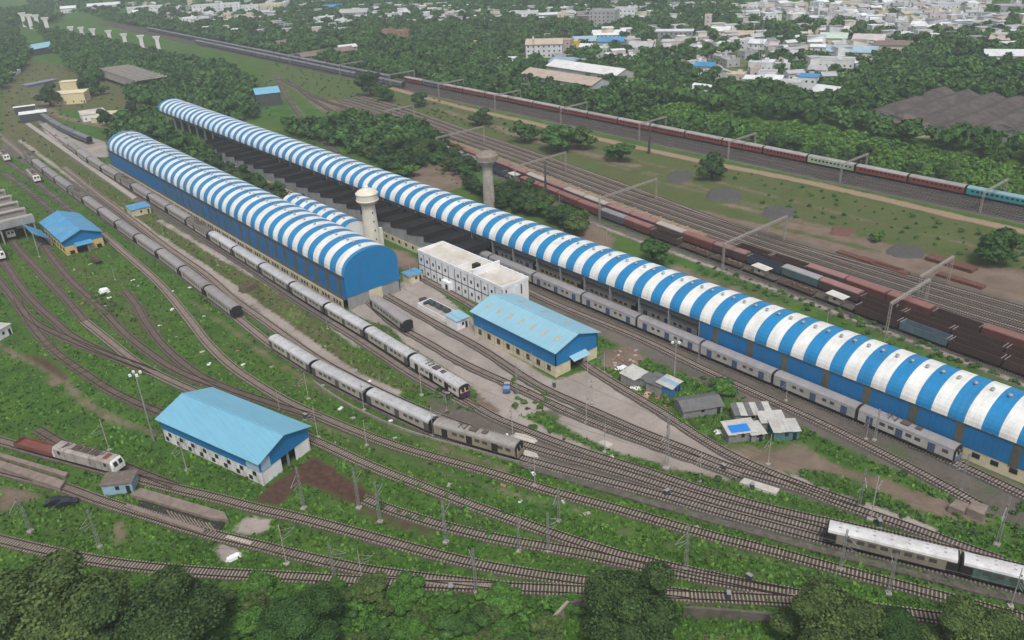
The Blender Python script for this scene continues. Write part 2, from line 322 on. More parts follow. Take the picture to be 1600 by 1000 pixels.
# wide soil between houses
FP(0, [(780, 100), (1280, 150), (1400, 60), (1150, 45), (820, 40)], amt=.45)
def axis(lo, hi, a, b, st):
    v = list(np.arange(a, b+.01, st)); s = st
    while v[-1] < hi: s = min(s*1.12, 150); v.append(v[-1]+s)
    s = st; f = []; x = a
    while x > lo: s = min(s*1.12, 150); x -= s; f.append(x)
    return np.array(f[::-1]+v)
def build_ground():
    xs = axis(-1500, 4200, -10, 350, 1.3); ys = axis(-1500, 4500, 15, 480, 1.3)
    X, Y = np.meshgrid(xs, ys); masks = np.zeros((6,)+X.shape); soft = 3.0
    for layer, k, pts, hw, amt in FEAT:
        d = mask_poly(X, Y, pts, soft) if k == 'p' else mask_line(X, Y, pts, hw, soft)
        masks[layer] = np.maximum(masks[layer], np.clip(.5-d/(2*soft), 0, 1)*amt)
    # low swells so the grass is not a billiard table
    Z = np.zeros(X.shape)
    me = bpy.data.meshes.new('ground'); ny, nx = X.shape
    co = np.stack([X.ravel(), Y.ravel(), Z.ravel()], 1).astype(np.float32)
    me.vertices.add(len(co)); me.vertices.foreach_set('co', co.ravel())
    i = np.arange(nx-1); j = np.arange(ny-1); I, J = np.meshgrid(i, j); a = (J*nx+I).ravel()
    q = np.stack([a, a+1, a+nx+1, a+nx], 1).ravel().astype(np.int32); nf = len(a)
    me.loops.add(len(q)); me.loops.foreach_set('vertex_index', q); me.polygons.add(nf)
    me.polygons.foreach_set('loop_start', np.arange(nf, dtype=np.int32)*4); me.update(calc_edges=True)
    for nm, ls in (('ma', (0, 1, 2)), ('mb', (3, 4, 5))):
        c = me.color_attributes.new(nm, 'FLOAT_COLOR', 'POINT')
        v = np.stack([masks[l].ravel() for l in ls]+[np.ones(len(co))], 1).astype(np.float32); c.data.foreach_set('color', v.ravel())
    o = link('ground', me); struct(o)
    mt = bpy.data.materials.new('ground'); mt.use_nodes = True; t = mt.node_tree; N = t.nodes; L = t.links
    b = N['Principled BSDF']; b.inputs['Roughness'].default_value = .95; b.inputs['Specular IOR Level'].default_value = .1
    g = N.new('ShaderNodeNewGeometry')
    def noise(sc, det=5, ro=.6):
        n = N.new('ShaderNodeTexNoise'); n.inputs['Scale'].default_value = sc; n.inputs['Detail'].default_value = det; n.inputs['Roughness'].default_value = ro
        L.new(g.outputs['Position'], n.inputs['Vector']); return n.outputs[0]
    def ramp(src, lo, hi, a=0, c=1):
        r = N.new('ShaderNodeMapRange'); r.inputs[1].default_value = lo; r.inputs[2].default_value = hi; r.inputs[3].default_value = a; r.inputs[4].default_value = c
        L.new(src, r.inputs[0]); return r.outputs[0]
    def mix(f, a, c):
        x = N.new('ShaderNodeMix'); x.data_type = 'RGBA'
        if isinstance(f, float): x.inputs[0].default_value = f
        else: L.new(f, x.inputs[0])
        for k, s_ in ((6, a), (7, c)):
            if isinstance(s_, tuple): x.inputs[k].default_value = (*s_, 1)
            else: L.new(s_, x.inputs[k])
        return x.outputs[2]
    def math_(op, a, c):
        x = N.new('ShaderNodeMath'); x.operation = op
        for k, s_ in ((0, a), (1, c)):
            if isinstance(s_, (int, float)): x.inputs[k].default_value = s_
            else: L.new(s_, x.inputs[k])
        return x.outputs[0]
    big, mid, fine, tiny = noise(.018, 4), noise(.11, 6), noise(.7, 6, .7), noise(3.5, 4, .7)
    c = mix(ramp(mid, .35, .65), (.040, .100, .021), (.085, .175, .028))
    c = mix(ramp(big, .42, .66, 0, .6), c, (.10, .13, .035))
    c = mix(ramp(noise(.06, 5, .7), .5, .68, 0, .65), c, (.10, .21, .03))
    c = mix(ramp(noise(.045, 6, .7), .56, .7, 0, .75), c, (.10, .085, .05))
    c = mix(ramp(fine, .3, .75, 0, .6), c, (.028, .075, .018))
    c = mix(ramp(noise(.33, 5), .62, .75, 0, .6), c, (.13, .105, .055))
    c = mix(ramp(noise(1.6, 3, .5), .66, .74, 0, .7), c, (.025, .05, .018))
    A = N.new('ShaderNodeAttribute'); A.attribute_name = 'ma'; B = N.new('ShaderNodeAttribute'); B.attribute_name = 'mb'
    sa = N.new('ShaderNodeSeparateColor'); L.new(A.outputs['Color'], sa.inputs[0]); sb = N.new('ShaderNodeSeparateColor'); L.new(B.outputs['Color'], sb.inputs[0])
    edge = math_('ADD', math_('MULTIPLY', math_('SUBTRACT', mid, .5), .5), math_('MULTIPLY', math_('SUBTRACT', fine, .5), .75))
    edge = math_('ADD', edge, math_('MULTIPLY', math_('SUBTRACT', tiny, .5), .3))
    def lay(src, col, k=.09, e=1.0):
        nonlocal c
        f = ramp(math_('ADD', src, math_('MULTIPLY', edge, e)), .5-k, .5+k); c = mix(f, c, col)
    dg = mix(ramp(fine, .3, .7), (.13, .115, .055), (.075, .1, .035))
    lay(sb.outputs[2], dg, .25, 1.6)
    dirt = mix(ramp(mid, .35, .65), (.16, .115, .085), (.24, .185, .145)); dirt = mix(ramp(tiny, .4, .7, 0, .4), dirt, (.11, .085, .065))
    lay(sa.outputs[0], dirt, .15, 1.3)
    grav = mix(ramp(fine, .35, .7), (.085, .074, .066), (.14, .118, .10)); grav = mix(ramp(noise(.05, 6, .7), .42, .62, 0, .7), grav, (.19, .155, .13)); grav = mix(ramp(mid, .52, .68, 0, .75), grav, (.065, .10, .035))
    grav = mix(ramp(tiny, .35, .75, 0, .5), grav, (.16, .14, .13))
    lay(sa.outputs[1], grav, .12, 1.1)
    con = mix(ramp(mid, .35, .65), (.30, .26, .235), (.40, .35, .32)); con = mix(ramp(fine, .5, .75, 0, .6), con, (.22, .18, .15))
    con = mix(ramp(big, .5, .7, 0, .4), con, (.24, .2, .17))
    lay(sa.outputs[2], con, .08, .8)
    mud = mix(ramp(fine, .35, .7), (.055, .033, .026), (.13, .07, .05)); lay(sb.outputs[0], mud, .1)
    snd = mix(ramp(fine, .35, .7), (.34, .235, .165), (.26, .19, .14)); lay(sb.outputs[1], snd, .1, .8)
    L.new(c, b.inputs['Base Color'])
    bp = N.new('ShaderNodeBump'); bp.inputs['Distance'].default_value = .5; bp.inputs['Strength'].default_value = .7
    L.new(math_('ADD', fine, math_('MULTIPLY', tiny, .3)), bp.inputs['Height']); L.new(bp.outputs[0], b.inputs['Normal'])
    me.materials.append(mt)
build_ground()
# ------------------------------------------------------------------ railway tracks
TR = {}
me_sleeper = MB().box(-1.37, -.125, 0, 1.37, .125, .16).mesh('sleeper', m_sleeper)
NT = [0]
m_sleepdark = M('dusty_sleeper', (.19, .165, .15), .9, .2, .8)
m_sleeprust = M('stained_sleeper', (.17, .13, .11), .9, .25, .8)
me_sleeper2 = MB().box(-1.37, -.125, 0, 1.37, .125, .16).mesh('old_sleeper', m_sleeprust)
RUSTY = ('T4', 'T8', 'T9', 'T10', 'T11', 'T12', 'T13', 'T14', 'T15')
def track(key, label, pts, px=True, near=False, bal=None, hw=1.28, dark=False, sp=.65, skip=0):
    P = spline(WP(pts) if px else pts, 2.0); acc = along(P); TR[key] = (P, acc); z0 = .006*NT[0]; NT[0] += 1
    mid = P[len(P)//2]; org = P[0]
    root = thing('railway_track', (org.x, org.y, 0), 0, label, 'railway track', 'railway tracks of the yard')
    n = len(P); T = []
    for i in range(n):
        d = (P[min(i+1, n-1)]-P[max(i-1, 0)]).normalized(); T.append((P[i]-org, Vector((-d.y, d.x))))
    def sweep(prof, name, mat):
        mb = MB(); secs = []
        for p, q in T: secs.append([(p.x+q.x*a, p.y+q.y*a, h) for a, h in prof])
        mb.loft(secs); return mb.build(name, mat, root)
    rr = random.Random(NT[0]); mb = MB(); secs = []
    for p, q in T:
        a, c = hw+.3+rr.uniform(-.25, .25), hw+.3+rr.uniform(-.25, .25); t1, t2 = hw+rr.uniform(-.2, .1), hw+rr.uniform(-.2, .1)
        h = .24+z0; secs.append([(p.x+q.x*x, p.y+q.y*x, hh) for x, hh in ((-a, -.02), (-t1, h), (t2, h), (c, -.02))])
    mb.loft(secs); mb.build('ballast_bed', bal or m_bal, root)
    for s in (-1, 1): sweep([(s*.84-.06, .36+z0), (s*.84-.07, .56+z0), (s*.84+.07, .56+z0), (s*.84+.06, .36+z0)], 'rail', m_rail)
    k = int(acc[-1]/sp); pos = []
    for i in range(k):
        d = (i+.5)*sp; p = at(P, acc, d); q = at(P, acc, min(acc[-1], d+.3))-at(P, acc, max(0, d-.3)); pos.append((p, math.atan2(q.y, q.x)-math.pi/2+R.uniform(-.03, .03)))
    ml = m_sleeprust if key in RUSTY else m_sleeper
    ind = set()
    if near: ind = set(sorted(range(k), key=lambda i: dist(pos[i][0]))[:100])
    rest = MB()
    for i, (p, a) in enumerate(pos):
        if skip and R.random() < skip: continue
        if i in ind:
            link('sleeper', me_sleeper2 if key in RUSTY else me_sleeper, root, (p.x-org.x, p.y-org.y, .225+z0), a)
        else:
            c, s = math.cos(a), math.sin(a); x, y = p.x-org.x, p.y-org.y
            pl = [(x+c*u-s*v, y+s*u+c*v) for u, v in ((-1.37, -.125), (1.37, -.125), (1.37, .125), (-1.37, .125))]
            b0 = len(rest.v); rest.v += [(u, v, .385+z0) for u, v in pl]+[(u, v, .24+z0) for u, v in pl]
            rest.f += [(b0, b0+1, b0+2, b0+3)]+[(b0+j, b0+4+j, b0+4+(j+1) % 4, b0+(j+1) % 4) for j in range(4)]; rest.m += [0]*5
    if rest.v: tag(rest.build('sleepers', m_sleepdark if dark else ml, root), None, None, kind='stuff')
    return root
track('T1', 'lowest track in the photo, running behind the big trees at the bottom', [(-60, 830), (0, 845), (62, 860), (185, 883), (350, 898), (462, 903), (612, 913), (800, 920), (920, 925), (1052, 932), (1200, 938), (1300, 945), (1425, 961), (1487, 970), (1562, 979), (1680, 1000)], near=True)
track('T2', 'track from the loading bank at lower left, joining the lowest track', [(-60, 722), (0, 736), (100, 762), (140, 778), (190, 794), (250, 812), (300, 828), (350, 842), (400, 852), (450, 866), (500, 877), (562, 891), (625, 900), (700, 909), (800, 920)], near=True)
track('T3', 'track under the white locomotive that passes below the near blue hall', [(-60, 672), (0, 690), (40, 702), (100, 718), (190, 742), (230, 753), (275, 765), (350, 782), (400, 796), (450, 806), (512, 822), (575, 839), (650, 860), (737, 882), (800, 894), (860, 903), (920, 911), (1000, 922), (1080, 932)], near=True)
track('T4', 'weedy track above the locomotive, swinging down to join it', [(60, 672), (95, 694), (140, 712), (192, 729), (230, 745), (275, 762)], near=True, bal=m_bal2, skip=.15)
track('T5', 'track that emerges from the muddy cutting by the near blue hall', [(570, 782), (595, 793), (650, 811), (725, 832), (800, 848), (900, 864), (1000, 886), (1075, 901), (1150, 914), (1230, 929)], near=True)
track('T6', 'track passing just behind the near blue hall to the lower right', [(132, 503), (175, 537), (212, 567), (250, 588), (300, 611), (350, 631), (400, 652), (450, 673), (500, 693), (575, 728), (625, 748), (675, 767), (750, 796), (800, 813), (875, 840), (940, 861), (1025, 883), (1125, 906), (1200, 922), (1300, 940)], near=True)
track('T7', 'long track crossing the whole lower yard, next below the silver train', [(160, 365), (200, 400), (250, 445), (292, 495), (325, 538), (362, 574), (400, 600), (450, 630), (500, 652), (550, 673), (600, 692), (650, 708), (725, 728), (800, 750), (862, 770), (950, 793), (1050, 822), (1125, 843), (1200, 861), (1300, 889), (1400, 915), (1475, 935), (1540, 953), (1640, 980)], near=True)
track('T8', 'short dead end track on the grass that curves toward the near blue hall', [(195, 455), (213, 477), (227, 503), (250, 535), (275, 560), (312, 588), (350, 607), (400, 624), (450, 641), (500, 655)], near=True)
track('T9', 'track leaving the yellow hall door and curving across the grass', [(60, 372), (82, 404), (112, 440), (150, 475), (178, 504), (200, 527), (237, 555), (262, 573), (300, 592), (335, 604)], near=True, bal=m_bal2)
track('T10', 'track leaving the sawtooth shed, left of the yellow hall', [(8, 355), (27, 387), (62, 425), (100, 465), (132, 503)], near=True)
track('T11', 'track running from the white locomotive at the left edge down the grass', [(-8, 388), (12, 418), (37, 455), (62, 482), (85, 502), (112, 526), (150, 546), (187, 562), (235, 580)], near=True)
track('T12', 'leftmost curving track joining the bundle beside the long path', [(-20, 415), (0, 442), (20, 466), (40, 492), (56, 507), (80, 519), (120, 537), (160, 553), (200, 568), (240, 584)], near=True, bal=m_bal2)
track('T13', 'half overgrown track on the grass heading into the near blue hall', [(26, 468), (50, 510), (70, 534), (90, 554), (116, 573), (150, 597), (187, 619), (237, 641), (290, 662)], near=True, bal=m_bal2, skip=.35)
track('U1', 'track carrying the long silver train past the left striped shed', [(-30, 185), (0, 213), (30, 238), (72, 273), (106, 299), (150, 331), (203, 371), (257, 409), (327, 464), (370, 497), (400, 521), (432, 546), (496, 587), (580, 631), (682, 679), (750, 700), (813, 718), (860, 731), (920, 747), (980, 762), (1040, 778), (1100, 796), (1160, 812), (1220, 828), (1290, 847), (1370, 867), (1478, 893), (1600, 925), (1680, 944)], near=True, bal=m_bal3)
track('U2', 'empty track on the right of the long silver train', [(100, 262), (150, 302), (203, 342), (262, 388), (322, 430), (365, 468), (410, 500), (448, 528), (500, 564), (550, 592), (600, 617), (650, 639), (700, 659), (750, 676), (820, 697), (860, 710), (920, 726), (980, 743), (1020, 756), (1080, 776), (1140, 794), (1220, 814), (1290, 834)], near=True, bal=m_bal3)
track('V', 'track carrying the train alongside the left striped shed', [(60, 190), (90, 214), (120, 240), (142, 257), (186, 284), (232, 313), (284, 346), (346, 386), (425, 437), (484, 475), (520, 497), (578, 532), (646, 575), (724, 624), (745, 637), (770, 654), (820, 673), (860, 690), (900, 704), (940, 718), (1000, 735), (1080, 763), (1140, 780), (1200, 797), (1300, 820), (1400, 841), (1475, 860), (1540, 876), (1600, 892), (1680, 912)], near=True, bal=m_bal3)
track('V2', 'empty track between the footpath and the train by the left striped shed', [(250, 330), (300, 362), (350, 394), (400, 427), (440, 455), (500, 494), (540, 518), (600, 557), (640, 584), (690, 612), (745, 640)], near=True, bal=m_bal3, dark=True)
track('W1', 'track crossing the pale yard in front of the white office block', [(590, 455), (620, 472), (651, 490), (700, 518), (750, 545), (800, 578), (840, 604), (880, 623), (920, 640), (1000, 676), (1060, 699), (1120, 724), (1160, 741), (1220, 754), (1260, 768), (1325, 794), (1425, 827), (1500, 856), (1570, 880)], near=True, bal=m_bal3)
track('W2', 'track from the left striped shed gable past the single coach', [(575, 470), (610, 502), (640, 521), (680, 543), (710, 562), (760, 586), (820, 612), (860, 632), (900, 650), (940, 666), (980, 682), (1040, 703), (1100, 725), (1160, 747)], near=True, bal=m_bal3)
track('W3', 'track running out of the cream door of the blue hall in mid yard', [(890, 553), (915, 572), (950, 595), (1000, 625), (1050, 656), (1092, 685), (1130, 708), (1160, 723), (1220, 748), (1270, 768), (1340, 792)], near=True, bal=m_bal3)
track('X1', 'short track in front of the white office block', [(640, 425), (665, 438), (700, 457), (740, 480), (780, 505)], near=True, bal=m_bal3, dark=True)
track('Y1', 'track on the gravel in front of the parked suburban train', [(690, 385), (780, 432), (870, 477), (1000, 530), (1080, 569), (1200, 625), (1300, 671), (1430, 737), (1500, 775), (1530, 792)], near=True, bal=m_bal3)
track('Y2', 'track under the parked suburban train beside the right striped shed', [(155.2, 330), (155.2, 150), (155.2, 60), (154.6, 45), (153, 25)], px=False, near=True, bal=m_bal3)
track('Y3', 'track running inside the right striped shed', [(161.5, 330), (161.5, 100)], px=False, bal=m_bal3, dark=True)
track('T14', 'thin curving track left of the upper left locomotives', [(5, 270), (40, 295), (75, 325), (100, 345), (125, 368)], bal=m_bal2, dark=True, skip=.5)
track('T15', 'track under the two upper left locomotives', [(-30, 225), (10, 252), (50, 280), (90, 312), (130, 346), (160, 365)], bal=m_bal2, dark=True, skip=.3)
F1S = [(450, 246), (334, 230.5), (299, 226.5), (283, 225), (251, 220.3), (210, 214.6), (185, 212.3), (163, 210), (146, 208.7), (132, 207.8), (85, 203), (70, 201.6), (50, 200.4), (10, 197)]
def fx(s):
    for (s1, n1), (s0, n0) in zip(F1S[:-1], F1S[1:]):
        if s >= s0: return n0+(n1-n0)*(s-s0)/(s1-s0)
    return 197
def foff(s): return 10.2 if s > 150 else 12.2 if s < 110 else 10.2+(150-s)*.05
def drift(k, hi=420, lo=10): return [(fx(s)+k*foff(s), s) for s in range(hi, lo-1, -15)]
track('F1', 'freight track nearest the right striped shed', drift(0, 360), px=False, bal=m_bal3, dark=True)
track('F2', 'second freight track from the right striped shed', drift(.5, 400), px=False, bal=m_bal3, dark=True)
track('F3', 'third freight track, carrying the long tan rail carrier', drift(1, 440), px=False, bal=m_bal3, dark=True)
for i in range(5):
    o = 238.2-i*4.5
    ps = [(max(o+max(0, (s-150)*.045*(1-i*.12))+(max(0, s-350)*.05), fx(min(s, 450))+foff(s)+5.2+(4-i)*4.3 if s < 600 else 0) if i > 0 or s > 150 else o, s) for s in (480, 420, 350, 290, 220, 150, 80, 15)]
    track('S%d' % i, '%s empty siding counted from the bare brown ground beyond the freight yard' % ORD[i], ps, px=False, bal=m_bal3)
for i, x in enumerate((311, 315.8, 320.6)):
    track('E%d' % i, '%s main line track counted from the orange sand strip' % ORD[i], [(x, -20), (x, 220), (x, 480), (x-2+i, 640), (x-1+i, 1150)], px=False, bal=m_bal3, dark=True, sp=1.3)
track('E4', 'main line track under the red express', [(325.4, -20), (325.4, 230), (325.6, 400), (325, 520), (324, 640), (323, 1150)], px=False, bal=m_bal3, dark=True, sp=1.3)
for i, L_ in enumerate(([(432, 118), (447, 150), (462, 172), (485, 205), (528, 240)], [(450, 122), (480, 150), (520, 175), (560, 197)], [(440, 125), (500, 155), (560, 175), (640, 200), (720, 224)])):
    track('G%d' % i, ['left', 'middle', 'right'][i]+' branch of the fan of rusty sidings beyond the small blue shed', L_, bal=m_bal2, dark=True, sp=1.3, skip=.3)

# ------------------------------------------------------------------ big striped sheds
def arch(w, zs, rise, n=20):
    """cross-section points of the roof arch from the near eave to the far one"""
    out = []
    for i in range(n+1):
        t = math.pi*i/n; x = w/2-w/2*math.cos(t); out.append((x, zs+rise*math.sin(t)**.9))
    return out
def corr_mat(nm, col): return M(nm, col, .45, .10, .25, corr=(1, 1.8), rand=0, streak=((.12, 1.1, .12), .12), dirt=((col[0]*.62+.03, col[1]*.62+.03, col[2]*.6+.03), .75, .3))
m_rb = corr_mat('blue_roof_sheet', (.012, .22, .49)); m_rw = corr_mat('white_roof_sheet', (.78, .78, .76))
m_vent = M('turbine_vent', (.45, .46, .47), .4, .1, 3, metal=.6)
me_vent = MB().lathe([(.22, 0), (.22, .35), (.42, .5), (.46, .72), (.34, .92), (.08, 1.0)], 10).mesh('roof_vent', m_vent)
def striped_shed(x, w, ys, y0, y1, zs, rise, first, pitch, label, vents=1, gable=None, far_gable=True):
    root = thing('striped_shed', (x, y0, 0), 0, label, 'train shed')
    sec = arch(w, zs, rise); mb = MB(); cuts = []; k = first
    while k < y1: cuts.append((k, k+pitch*.5)); k += pitch
    yy = y0; segs = []
    for a, c in cuts:
        if a > yy: segs.append((yy, min(a, y1), 0))
        if min(c, y1) > max(a, y0): segs.append((max(a, y0), min(c, y1), 1))
        yy = max(yy, c)
    if yy < y1: segs.append((yy, y1, 0))
    for a, c, mi in segs:
        if c-a < .05: continue
        lift = .05 if mi else 0
        mb.loft([[(px, a-y0+dy, pz+lift) for px, pz in sec] for dy in (0, c-a)], mi=mi)
    # the underside, 8 cm below
    mb.loft([[(px+.06 if px < w/2 else px-.06, yy2, pz-.12) for px, pz in sec] for yy2 in (0.02, y1-y0-.02)], mi=2)
    mb.build('arched_roof', [m_rb, m_rw, m_steel], root)
    vs = []
    k = first-pitch*.25
    while k < y1:
        if k > y0+1: vs.append(k)
        k += pitch*.5
    if len(vs) > 100: vs = vs[:100]
    apex = w/2-1.2
    for v in vs: link('roof_vent', me_vent, root, (apex, v-y0, zs+rise-.12))
    return root, sec
shA, secA = striped_shed(157.8, 16.4, 8, 8, 508, 8.0, 5.4, 38.4-6.62*5, 6.62, 'very long barrel roofed shed striped blue and white on the right', 1)
# its near-side wall: blue sheet, smoky strips, cream base with windows; open beyond 114 m
def shedA_wall():
    y0 = 8.0; mb = MB(); mb.box(.0, 0, 2.9, .22, 114.5-y0, 7.9, 0); mb.build('blue_wall', m_blue, shA)
    k = 38.0
    for a in [37.9, 48.7, 58.3, 68.7, 78.6, 89.3, 98.9, 109.3, 27.5, 17]:
        MB().box(-.06, a-y0-.85, 2.6, .0, a-y0+.85, 7.8).build('translucent_strip', m_translu, shA)
    MB().box(.1, 0, 0, .35, 114.5-y0, 2.9).build('base_wall', m_cream, shA)
    a = 12.0
    while a < 112:
        MB().box(.02, a-y0, 1.3, .1, a-y0+1.5, 2.4).build('window', m_glass, shA); a += 3.55
    MB().box(-.14, 0, 7.9, .1, 500, 8.12).build('gutter', m_steeld, shA)
    for a in [114.5, 124.7, 135.2, 146.1, 156.4, 166.6, 177.1, 188.6]+[199+11*i for i in range(28)]:
        c = MB(); c.bar((.15, a-y0, 0), (.15, a-y0, 8), .22); c.bar((.75, a-y0, 0), (.75, a-y0, 7.9), .14)
        for q in range(6): c.bar((.15, a-y0, 1+q*1.15), (.75, a-y0, 1.6+q*1.15), .05)
        c.build('column', m_steel, shA)
    MB().box(16.1, 0, 0, 16.35, 500, 8.0).build('far_wall', m_blue, shA)
    MB().box(.1, 114.5-y0, 6.6, .2, 500, 7.9).build('fascia', m_steeld, shA)
shedA_wall()
shB, secB = striped_shed(104.2, 18.7, 8, 202, 423.5, 10.5, 6.7, 203.5, 6.87, 'barrel roofed shed striped blue and white on the left with a solid blue gable')
def shedB_parts():
    y0 = 202.0; w = 18.7
    # gable
    for nm, yy in (('near_gable', 0.0), ('rear_gable', 221.4)):
        mb = MB(); pts = [(0, yy, 4.0)]+[(px, yy, pz-.06) for px, pz in secB]+[(w, yy, 4.0)]
        pts2 = [(p[0], p[1]+.2, p[2]) for p in pts]
        mb.face(pts); mb.face(pts2[::-1])
        for i in range(len(pts)): j = (i+1) % len(pts); mb.face([pts[i], pts2[i], pts2[j], pts[j]])
        mb.build('gable', m_bluex, shB)
    MB().box(0.25, .22, 0, 7.6, .45, 4.0).build('end_wall', m_grey, shB)
    MB().box(12.2, .22, 0, w-.25, .45, 4.0).build('end_wall', m_grey, shB)
    MB().box(7.6, .05, 0, 12.2, .3, 4.3).build('door_leaf', m_cream, shB)
    MB().box(w-.3, .3, 0, w+.05, 1.2, 4.0).build('pillar', m_rustred, shB)
    MB().box(0, .3, 3.2, .2, 221.2, 10.4).build('blue_wall', m_blue, shB)
    MB().box(w-.2, .3, 0, w, 221.2, 10.4).build('far_wall', m_blue, shB)
    a = 3.0
    while a < 150:
        MB().box(-.05, a, 3.3, 0, a+1.9, 9.4).build('translucent_strip', m_translu, shB); a += 6.9
    MB().box(-.16, 0.3, 9.5, 0, 221.2, 10.45).build('gutter_band', m_steeld, shB)
    MB().box(-1.5, .3, 0, -1.3, 221.2, 3.5).build('base_wall', m_cream, shB)
    MB().box(-1.3, .3, 3.3, 0, 221.2, 3.45).build('ledge', m_steeld, shB)
    a = 1.5; i = 0
    while a < 215 and i < 99:
        MB().box(-1.56, a, 1.6, -1.5, a+.85, 2.7).build('window', m_glass, shB); i += 1; a += 1.75 if i % 3 else 3.3
shedB_parts()
shC, secC = striped_shed(129.5, 9.5, 8, 247, 294, 5.5, 3.6, 250, 6.9, 'small striped barrel roof tucked behind the left shed beside the cream water tower')
MB().box(0, 0, 0, .2, 47, 5.4).build('wall', m_white, shC); MB().box(9.3, 0, 0, 9.5, 47, 5.4).build('wall', m_white, shC)
mb = MB(); mb.face([(0, .1, 0)]+[(a, .1, b-.05) for a, b in secC]+[(9.5, .1, 0)]); mb.build('gable', m_white, shC)

# dark north-light workshop between the sheds
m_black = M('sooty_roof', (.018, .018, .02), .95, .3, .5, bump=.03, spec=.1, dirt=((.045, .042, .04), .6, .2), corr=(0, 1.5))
def northlight(x0, x1, y0, y1, pitch, zl, zh, label, roofm, wallm, glassm, name='north_light_workshop', left=True, base=True):
    root = thing(name, (x0, y0, 0), 0, label, 'workshop'); w = x1-x0; mb = MB(); wl = MB(); gl = MB(); a = 0
    while a < y1-y0-.5:
        b = min(a+pitch, y1-y0)
        mb.face([(-.2, a+.6, zh), (w, a+.6, zh), (w, b+.5, zl), (-.2, b+.5, zl)])
        mb.face([(-.2, a+.6, zh-.15), (-.2, b+.5, zl-.15), (w, b+.5, zl-.15), (w, a+.6, zh-.15)])
        mb.face([(-.2, a+.6, zh-.15), (w, a+.6, zh-.15), (w, a+.6, zh), (-.2, a+.6, zh)])
        MB().face([(0, a+.62, zl-.1), (w, a+.62, zl-.1), (w, a+.62, zh-.16), (0, a+.62, zh-.16)]).build('north_light_glazing', glassm, root)
        if left: wl.face([(0, a+.6, 2.6 if base else 0), (0, a+.6, zh-.16), (0, b+.6, zl-.2), (0, b+.6, 2.6 if base else 0)])
        a += pitch
    mb.build('sawtooth_roof', roofm, root); wl.build('zigzag_wall', wallm, root)
    return root
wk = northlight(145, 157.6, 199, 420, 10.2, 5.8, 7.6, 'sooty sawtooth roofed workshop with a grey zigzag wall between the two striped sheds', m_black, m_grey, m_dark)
MB().box(-.3, 0, 0, -.1, 221, 2.6).build('base_wall', m_cream, wk)
for i in range(30): MB().box(-.36, 2+i*4.2, 1.0, -.3, 3.1+i*4.2, 2.1).build('window', m_glass, wk)
MB().box(.2, .8, 0, 3, 1, 6).build('end_wall', m_steeld, wk)
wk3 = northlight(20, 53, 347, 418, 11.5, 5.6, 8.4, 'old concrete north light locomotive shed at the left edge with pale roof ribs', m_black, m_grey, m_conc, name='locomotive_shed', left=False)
for i in range(7): MB().box(-.2, i*11.5+.1, 8.3, 33.2, i*11.5+2.4, 8.75).build('roof_rib', m_conc, wk3)
for i in range(7):
    for xx in (32.4, 21, 10, .4): MB().box(xx, i*11.5, 0, xx+.5, i*11.5+.5, 8.3).build('pillar', m_conc, wk3)
MB().box(-.2, -.4, 5.9, 33.2, -.1, 8.3).build('end_fascia', m_grey, wk3)
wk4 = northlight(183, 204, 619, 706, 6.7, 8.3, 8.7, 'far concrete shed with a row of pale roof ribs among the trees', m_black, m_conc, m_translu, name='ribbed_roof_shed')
for i in range(13): MB().box(-1.5, i*6.7+.3, 8.7, 21, i*6.7+1.9, 9.3).build('roof_rib', m_conc, wk4)

# ------------------------------------------------------------------ gabled halls
def gable_hall(name, corners, zb, ze, zr, mats, label, cat, over=.7):
    """corners: near-left, near-right, far-right, far-left of the eave line (world); gable over the near-left/near-right side"""
    nl, nr, fr, fl = [Vector(c) for c in corners]; root = thing(name, (nl.x, nl.y, 0), 0, label, cat)
    o = nl; mroof, mup, mbase = mats
    rn = (nl+nr)/2; rf = (fl+fr)/2; ax = (rf-rn).normalized(); side = Vector((ax.y, -ax.x))
    def q(p, z): return (p.x-o.x, p.y-o.y, z)
    rn2, rf2 = rn-ax*over, rf+ax*over
    for a, b, sgn in ((nl, fl, -1), (nr, fr, 1)):
        e1 = a-ax*over+side*sgn*over; e2 = b+ax*over+side*sgn*over; zo = ze-.12
        mb = MB(); mb.face([q(e1, zo), q(e2, zo), q(rf2, zr), q(rn2, zr)]); mb.face([q(rn2, zr-.15), q(rf2, zr-.15), q(e2, zo-.15), q(e1, zo-.15)])
        mb.face([q(e1, zo-.15), q(e2, zo-.15), q(e2, zo), q(e1, zo)]); mb.face([q(e1, zo), q(rn2, zr), q(rn2, zr-.15), q(e1, zo-.15)]); mb.build('roof', mroof, root)
    MB().bar(q(rn2, zr+.03), q(rf2, zr+.03), .16, n=5).build('ridge_cap', mroof, root)
    t = .25
    for a, b, nm in ((nl, fl, 'side_wall'), (nr, fr, 'side_wall')):
        sg = side if a is nl else -side
        for z0, z1, mt, n2, off in ((0, zb, mbase, 'base_wall', 0.12), (zb, ze-.3, mup, nm, 0)):
            mb = MB(); mb.prism([q(a+sg*off, 0)[:2], q(b+sg*off, 0)[:2], q(b+sg*(t+off), 0)[:2], q(a+sg*(t+off), 0)[:2]], z0, z1); mb.build(n2, mt, root)
    for (a, b, r, dr, nm) in ((nl, nr, rn, ax, 'gable'), (fl, fr, rf, -ax, 'gable')):
        mb = MB(); p = [q(a, zb), q(b, zb), q(b, ze-.3), q(r, zr-.25), q(a, ze-.3)]; p2 = [q(Vector(x[:2])+o+dr*.2, x[2]) for x in p]
        mb.face(p); mb.face(p2[::-1])
        for i in range(5): mb.face([p[i], p2[i], p2[(i+1) % 5], p[(i+1) % 5]])
        mb.build(nm, mup, root)
    return root, nl, nr, fl, fr, ax, side
